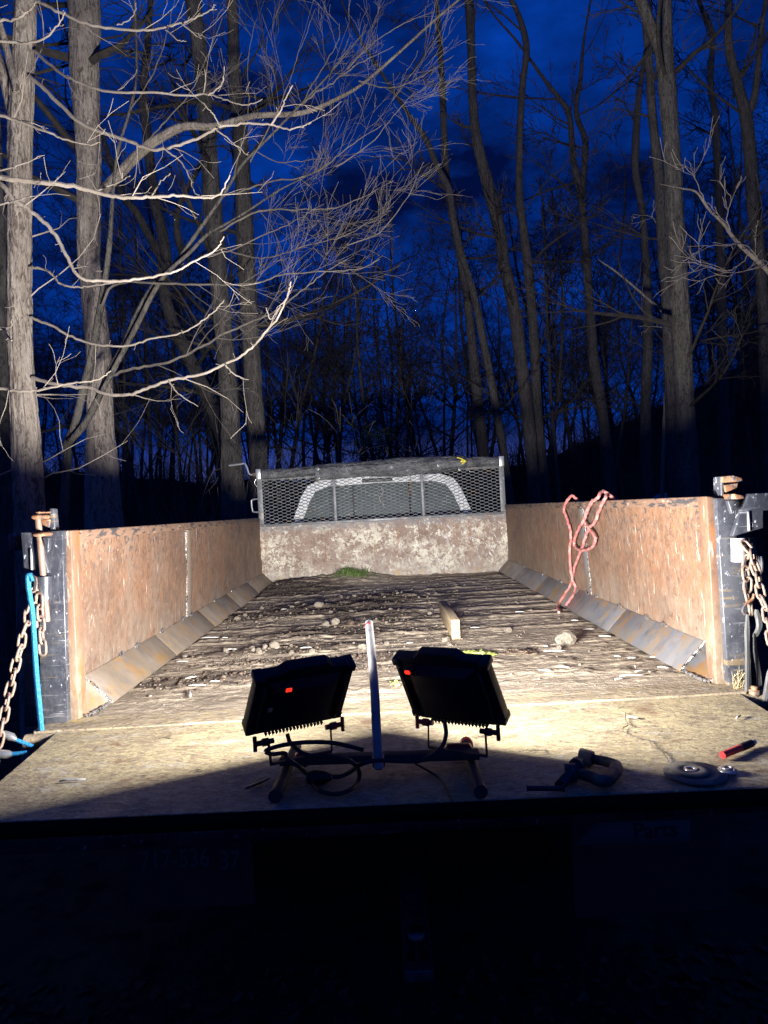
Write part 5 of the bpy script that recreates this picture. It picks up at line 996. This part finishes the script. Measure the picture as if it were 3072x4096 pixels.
# right hand trunks
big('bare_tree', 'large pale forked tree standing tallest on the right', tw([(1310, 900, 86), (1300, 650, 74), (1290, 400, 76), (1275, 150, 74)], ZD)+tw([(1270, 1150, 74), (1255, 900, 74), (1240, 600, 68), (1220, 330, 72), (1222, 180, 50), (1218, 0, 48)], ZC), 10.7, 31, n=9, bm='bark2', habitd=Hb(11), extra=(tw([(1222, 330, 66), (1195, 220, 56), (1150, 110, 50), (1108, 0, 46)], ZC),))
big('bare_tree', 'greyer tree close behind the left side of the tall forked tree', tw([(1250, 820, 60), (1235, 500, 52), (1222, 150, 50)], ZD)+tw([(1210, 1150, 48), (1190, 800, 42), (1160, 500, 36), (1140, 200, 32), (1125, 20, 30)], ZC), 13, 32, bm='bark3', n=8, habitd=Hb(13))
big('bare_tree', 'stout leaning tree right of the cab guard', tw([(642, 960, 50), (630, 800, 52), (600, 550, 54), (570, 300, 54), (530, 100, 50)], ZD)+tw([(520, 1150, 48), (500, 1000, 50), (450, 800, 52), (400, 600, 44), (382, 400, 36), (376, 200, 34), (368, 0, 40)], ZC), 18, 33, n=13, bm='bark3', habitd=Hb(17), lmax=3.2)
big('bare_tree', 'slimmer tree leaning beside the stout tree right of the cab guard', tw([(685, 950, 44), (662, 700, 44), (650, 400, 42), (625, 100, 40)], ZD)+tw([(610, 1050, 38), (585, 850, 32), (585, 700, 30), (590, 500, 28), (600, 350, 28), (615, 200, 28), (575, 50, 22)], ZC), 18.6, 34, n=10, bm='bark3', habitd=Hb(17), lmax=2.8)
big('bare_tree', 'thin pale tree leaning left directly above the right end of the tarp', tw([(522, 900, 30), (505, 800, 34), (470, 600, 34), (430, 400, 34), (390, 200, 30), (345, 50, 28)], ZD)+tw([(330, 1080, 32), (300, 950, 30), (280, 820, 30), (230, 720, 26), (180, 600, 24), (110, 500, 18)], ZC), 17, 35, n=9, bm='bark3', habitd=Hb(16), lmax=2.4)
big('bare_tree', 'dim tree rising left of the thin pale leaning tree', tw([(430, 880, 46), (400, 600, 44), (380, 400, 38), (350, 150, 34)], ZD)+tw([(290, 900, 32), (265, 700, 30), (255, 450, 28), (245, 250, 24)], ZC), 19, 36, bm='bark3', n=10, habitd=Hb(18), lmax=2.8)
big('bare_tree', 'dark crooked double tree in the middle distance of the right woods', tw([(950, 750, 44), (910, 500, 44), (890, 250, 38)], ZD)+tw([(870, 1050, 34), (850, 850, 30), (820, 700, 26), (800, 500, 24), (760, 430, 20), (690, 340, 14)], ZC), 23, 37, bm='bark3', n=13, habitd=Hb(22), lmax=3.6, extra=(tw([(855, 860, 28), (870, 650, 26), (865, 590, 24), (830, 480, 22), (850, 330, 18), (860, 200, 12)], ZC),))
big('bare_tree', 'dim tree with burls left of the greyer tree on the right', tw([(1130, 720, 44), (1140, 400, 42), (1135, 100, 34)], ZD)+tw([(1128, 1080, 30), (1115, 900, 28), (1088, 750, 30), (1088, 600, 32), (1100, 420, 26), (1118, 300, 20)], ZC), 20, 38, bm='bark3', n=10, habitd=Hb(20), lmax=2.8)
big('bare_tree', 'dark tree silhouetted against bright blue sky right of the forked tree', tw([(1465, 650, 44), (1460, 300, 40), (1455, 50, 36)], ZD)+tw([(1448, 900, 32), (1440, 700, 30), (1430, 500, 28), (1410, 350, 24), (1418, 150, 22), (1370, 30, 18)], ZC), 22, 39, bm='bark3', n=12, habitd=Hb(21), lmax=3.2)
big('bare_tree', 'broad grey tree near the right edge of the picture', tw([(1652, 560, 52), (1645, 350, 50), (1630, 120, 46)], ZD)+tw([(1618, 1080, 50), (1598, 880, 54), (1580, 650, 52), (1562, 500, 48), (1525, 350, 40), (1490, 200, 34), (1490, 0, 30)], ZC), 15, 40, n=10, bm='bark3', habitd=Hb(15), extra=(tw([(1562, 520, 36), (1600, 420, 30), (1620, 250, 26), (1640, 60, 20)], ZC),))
# thin slanting saplings with pale limbs on the right
t = tree_thing('leaning_sapling', 'bent pale sapling slanting in from the lower right edge', atF(3200, 1900, 9)); tq = Q(); cq = Q(); rg1 = random.Random(51)
trunk_tube(tq, [(3500, 1950, 34), (3300, 1500, 30), (3140, 1180, 26)]+tw([(1659, 1170, 22), (1560, 1080, 18), (1500, 1015, 15), (1470, 970, 14), (1400, 900, 11), (1350, 830, 9), (1290, 815, 6)], ZC), 9, 52, amp=.05, k=12, top=.3)
for pts, Z in (([(1500, 1015), (1480, 940), (1500, 860), (1440, 780)], ZC), ([(1580, 1090), (1540, 1140), (1480, 1170), (1400, 1150), (1310, 1130)], ZC), ([(1640, 1150), (1560, 1060), (1450, 1060), (1310, 1065)], ZC), ([(1400, 900), (1350, 790), (1320, 700)], ZC), ([(1659, 60), (1560, 90), (1470, 95), (1320, 50)], ZD)):
    traced_limb(cq, Z(pts), 9, 8.8, .012, .004, dict(habit, rmin=.0035, lv=2), rg1, 7, .6, 1, 6)
finish(t, tq, cq, 'bark', 'twig')
t = tree_thing('broken_sapling', 'thin pale broken limb rising at an angle left of the tall forked tree', atF(2650, 1240, 11)); tq = Q(); cq = Q()
trunk_tube(tq, [(2650, 1900, 16), (2668, 1500, 16), (2676, 1300, 14)]+tw([(1200, 262, 14), (1150, 220, 12), (1080, 158, 9), (1000, 92, 8), (945, 55, 5)], ZD), 13.6, 53, amp=.05, k=8, top=.1)
for pts, Z in (([(1200, 1000), (1160, 940), (1075, 925)], ZC), ([(1160, 940), (1165, 860)], ZC), ([(1255, 350), (1180, 330), (1100, 330)], ZD)): traced_limb(cq, Z(pts), 13.6, 13.5, .014, .005, dict(habit, rmin=.004, lv=2), rg1, 3, .4, 1, 6)
finish(t, tq, cq, 'bark', 'twig')
# small tree with low spreading twigs right of the fourth trunk, and thicket
def shrub(name, lb, px, py, F, n, L, seed, cat='shrub', lean=(0, 0, 1), mat='twig', group=None, sp=.3):
    b = atF(px, py, F); gz_ = hz_at(b[0], b[1]); t = thing(name, lb, cat, (b[0], b[1], gz_), group); q = Q(); rg_ = random.Random(seed)
    for k in range(n): grow(q, np.array([b[0]+rg_.gauss(0, sp), b[1]+rg_.gauss(0, sp), gz_-.05]), np.array([rg_.gauss(0, .45), rg_.gauss(0, .45), 1])+np.array(lean)-np.array([0, 0, 1]), L*rg_.uniform(.6, 1.1), .010, 0, dict(habit, rmin=.0004*F, kids=[5, 3], lv=2, wob=.1, up=.02), rg_)
    obj('stems', q, M[mat], t, smooth=False); return t
shrub('thicket_shrub', 'pale twiggy shrub at the foot of the fourth left trunk', 940, 2000, 9, 10, 2.6, 61, mat='twigm')
shrub('thicket_shrub', 'arching twiggy shrub behind the tarp crank', 1080, 2000, 10, 9, 3.0, 62, lean=(.3, 0, 1), mat='twigm')
shrub('thicket_shrub', 'dim twiggy shrub between the second and third left trunks', 700, 2000, 12, 14, 3.0, 63, mat='twig2')
shrub('thicket_shrub', 'dim twiggy shrub between the two palest left trunks', 300, 2000, 11, 14, 3.0, 64, mat='twig2')
shrub('thicket_shrub', 'spreading twiggy shrub left of the round evergreen bush', 1240, 2000, 14, 16, 4.4, 65, mat='twig2', sp=.6)
# round evergreen bush
b = atF(1545, 2000, 15); gz_ = hz_at(b[0], b[1]); t = thing('evergreen_bush', 'rounded dark evergreen bush in the centre behind the cab', 'bush', (b[0], b[1], gz_)); rg_ = random.Random(70)
q = Q(); V = []; Fq = []
for k in range(14000):
    v = rv(rg_); v /= np.linalg.norm(v); rr_ = (rg_.random()**.3)*(1+.2*math.sin(v[0]*5)*math.sin(v[2]*4+2)); p_ = np.array([b[0], b[1], gz_+1.75])+v*rr_*np.array([.78, .7, 1.75]); a1 = rv(rg_); a1 /= np.linalg.norm(a1); a2 = np.cross(a1, rv(rg_)); a2 /= np.linalg.norm(a2); s_ = .045
    V += [p_, p_+a1*s_*.5+a2*s_*.3, p_+a1*s_*1.3, p_+a1*s_*.5-a2*s_*.3]; Fq.append((4*k, 4*k+1, 4*k+2, 4*k+3))
q.quads(np.array(V), np.array(Fq)); obj('foliage', q, M['ever'], t); q = Q(); q.tube([(b[0], b[1], gz_-.1), (b[0]+.03, b[1], gz_+1.6)], [.05, .02], 8); obj('stem', q, M['bark2'], t)
# distant woods: five template trees copied with their parts
def template(seed, h, slim=1.0, habitk=(8, 5, 4)):
    q = Q(); c_ = Q(); rg_ = random.Random(seed); P = [np.array([0, 0, -.4])]; d = np.array([rg_.gauss(0, .05), rg_.gauss(0, .05), 1.])
    for k in range(9): d = d+rv(rg_)*.06+np.array([0, 0, .04]); d /= np.linalg.norm(d); P.append(P[-1]+d*h/9)
    r0 = .16*slim; S_ = spline(P, 4); R_ = np.linspace(r0, .03, len(S_)); q.tube(S_, R_, 8)
    Pd = dict(seg=.8, wob=.16, up=.06, rmin=.0085, lv=3, kids=habitk, fwd=.8)
    for k in range(15):
        i_ = rg_.randrange(len(S_)//4, len(S_)); a = rg_.uniform(0, 6.3); grow(c_, S_[i_], np.array([math.cos(a), math.sin(a), rg_.uniform(.3, 1.4)]), rg_.uniform(1.5, 4.5), R_[i_]*.5, 0, Pd, rg_)
    return q.mesh('far_trunk', smooth=True), c_.mesh('far_crown', smooth=True)
TP = [template(80+k, 9+1.3*k, .62+.1*(k % 3), (5, 4, 3)) for k in range(6)]
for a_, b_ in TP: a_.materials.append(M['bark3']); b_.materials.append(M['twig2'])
rg_ = random.Random(90); placed = []; cnt = 0
for k in range(400):
    if cnt >= 150: break
    F = rg_.uniform(25, 60); px = rg_.uniform(-400, 3500)
    if F < 26 and 1500 < px < 2500 and rg_.random() < .5: continue
    b = atF(px, 2030, F)
    if any((b[0]-o_[0])**2+(b[1]-o_[1])**2 < 1.2 for o_ in placed): continue
    if 24 < F < 31 and 2450 < px < 2850: continue
    placed.append((b[0], b[1])); cnt += 1; tm, cm = rg_.choice(TP); gz_ = hz_at(b[0], b[1])
    t = thing('distant_tree', 'bare tree standing as a dark silhouette in the distant woods', 'tree', (b[0], b[1], gz_), 'bare trees in the distant woods'); t.rotation_euler = (rg_.uniform(-.06, .06), rg_.uniform(-.06, .06), rg_.uniform(0, 6.3)); s_ = rg_.uniform(.75, 1.15); t.scale = (s_, s_, s_)
    for nm, me in (('trunk', tm), ('crown', cm)):
        o = bpy.data.objects.new(nm, me); C.objects.link(o); o.parent = t
# undergrowth silhouette along the banks
q = Q(); rg_ = random.Random(95)
for k in range(4200):
    F = rg_.uniform(13, 30) if k < 1300 else rg_.uniform(30, 47); px = rg_.uniform(-300, 3400); b = atF(px, 2030, F)
    if 23 < F < 32 and 2400 < px < 2900: continue
    gz_ = hz_at(b[0], b[1]); p0 = np.array([b[0], b[1], gz_-.05]); d = np.array([rg_.gauss(0, .4), rg_.gauss(0, .4), 1]); L = rg_.uniform(.5, 1.8)*(1.35 if F > 28 else .8)
    for _ in range(3):
        e = d+rv(rg_)*.35; q.tube([p0, p0+e*L*.5, p0+(e+rv(rg_)*.3)*L], [.010, .007, .004], 3, cap=False)
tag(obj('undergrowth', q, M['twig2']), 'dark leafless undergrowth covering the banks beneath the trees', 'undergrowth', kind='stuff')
# leaf litter close behind the truck
q = Q(); rg_ = random.Random(97)
for k in range(5000):
    x = rg_.uniform(-2.2, 2.2); y = rg_.uniform(-2.0, .2); s_ = rg_.uniform(.012, .04); a1 = rv(rg_)*np.array([1, 1, .3]); a1 /= np.linalg.norm(a1); a2 = np.cross(a1, np.array([rg_.gauss(0, .3), rg_.gauss(0, .3), 1])); a2 /= np.linalg.norm(a2); p_ = np.array([x, y, hz_at(x, y) if k % 10 == 0 else -.95+rg_.uniform(0, .015)])
    q.raw([p_-a1*s_, p_-a2*s_*.6, p_+a1*s_, p_+a2*s_*.6], [(0, 1, 2, 3)])
tag(obj('leaf_litter', q, layered('litter', (.05, .038, .026), [dict(c=(.10, .075, .05), s=(40, 40, 40), t=(.5, .6)), dict(c=(.03, .022, .016), s=(60, 60, 60), t=(.52, .6))], rough=.95)), 'fallen leaves and grit on the dark ground below the tailgate', 'leaves', kind='stuff')
# parked pickup beyond the right wall
Fp = 27.5; c = atF(2680, 1990, Fp); roofz = atF(2720, 1966, Fp)[2]; g0 = roofz-1.86; bx, by = c[0], c[1]
pk = thing('parked_pickup', 'pale blue pickup truck parked far off, only its cab roof showing above the right wall', 'pickup truck', (bx, by, g0))
def prof(name, pts, hw_, mat, par=pk, bev=.03): q = Q(); q.prism([(bx+p_[0], by-hw_, g0+p_[1]) for p_ in pts], (0, 2*hw_, 0)); return obj(name, q, mat, par, bevel=bev)
prof('body', [(-2.6, .45), (2.5, .45), (2.5, 1.2), (.75, 1.22), (-.85, 1.22), (-2.4, 1.08), (-2.65, .9)], .95, M['carblue'])
prof('cab', [(-.95, 1.2), (-.25, 1.78), (.0, 1.84), (.62, 1.86), (.68, 1.2)], .80, M['carblue'])
for s in (-1, 1):
    q = Q(); q.prism([(bx+p_[0], by+s*.802, g0+p_[1]) for p_ in ((-.70, 1.26), (-.18, 1.70), (.30, 1.74), (.40, 1.26))], (0, s*.006, 0)); obj('side_window', q, M['cardglass'], pk)
for xw in (-1.75, 1.65):
    for s in (-1, 1): q = Q(); q.tube([(bx+xw, by+s*.72, g0+.38), (bx+xw, by+s*.97, g0+.38)], .38, 22); wh = obj('wheel', q, M['tyre'], pk, smooth=True); q = Q(); q.tube([(bx+xw, by+s*.972, g0+.38), (bx+xw, by+s*.985, g0+.38)], .22, 16); obj('rim', q, M['rimm'], wh)
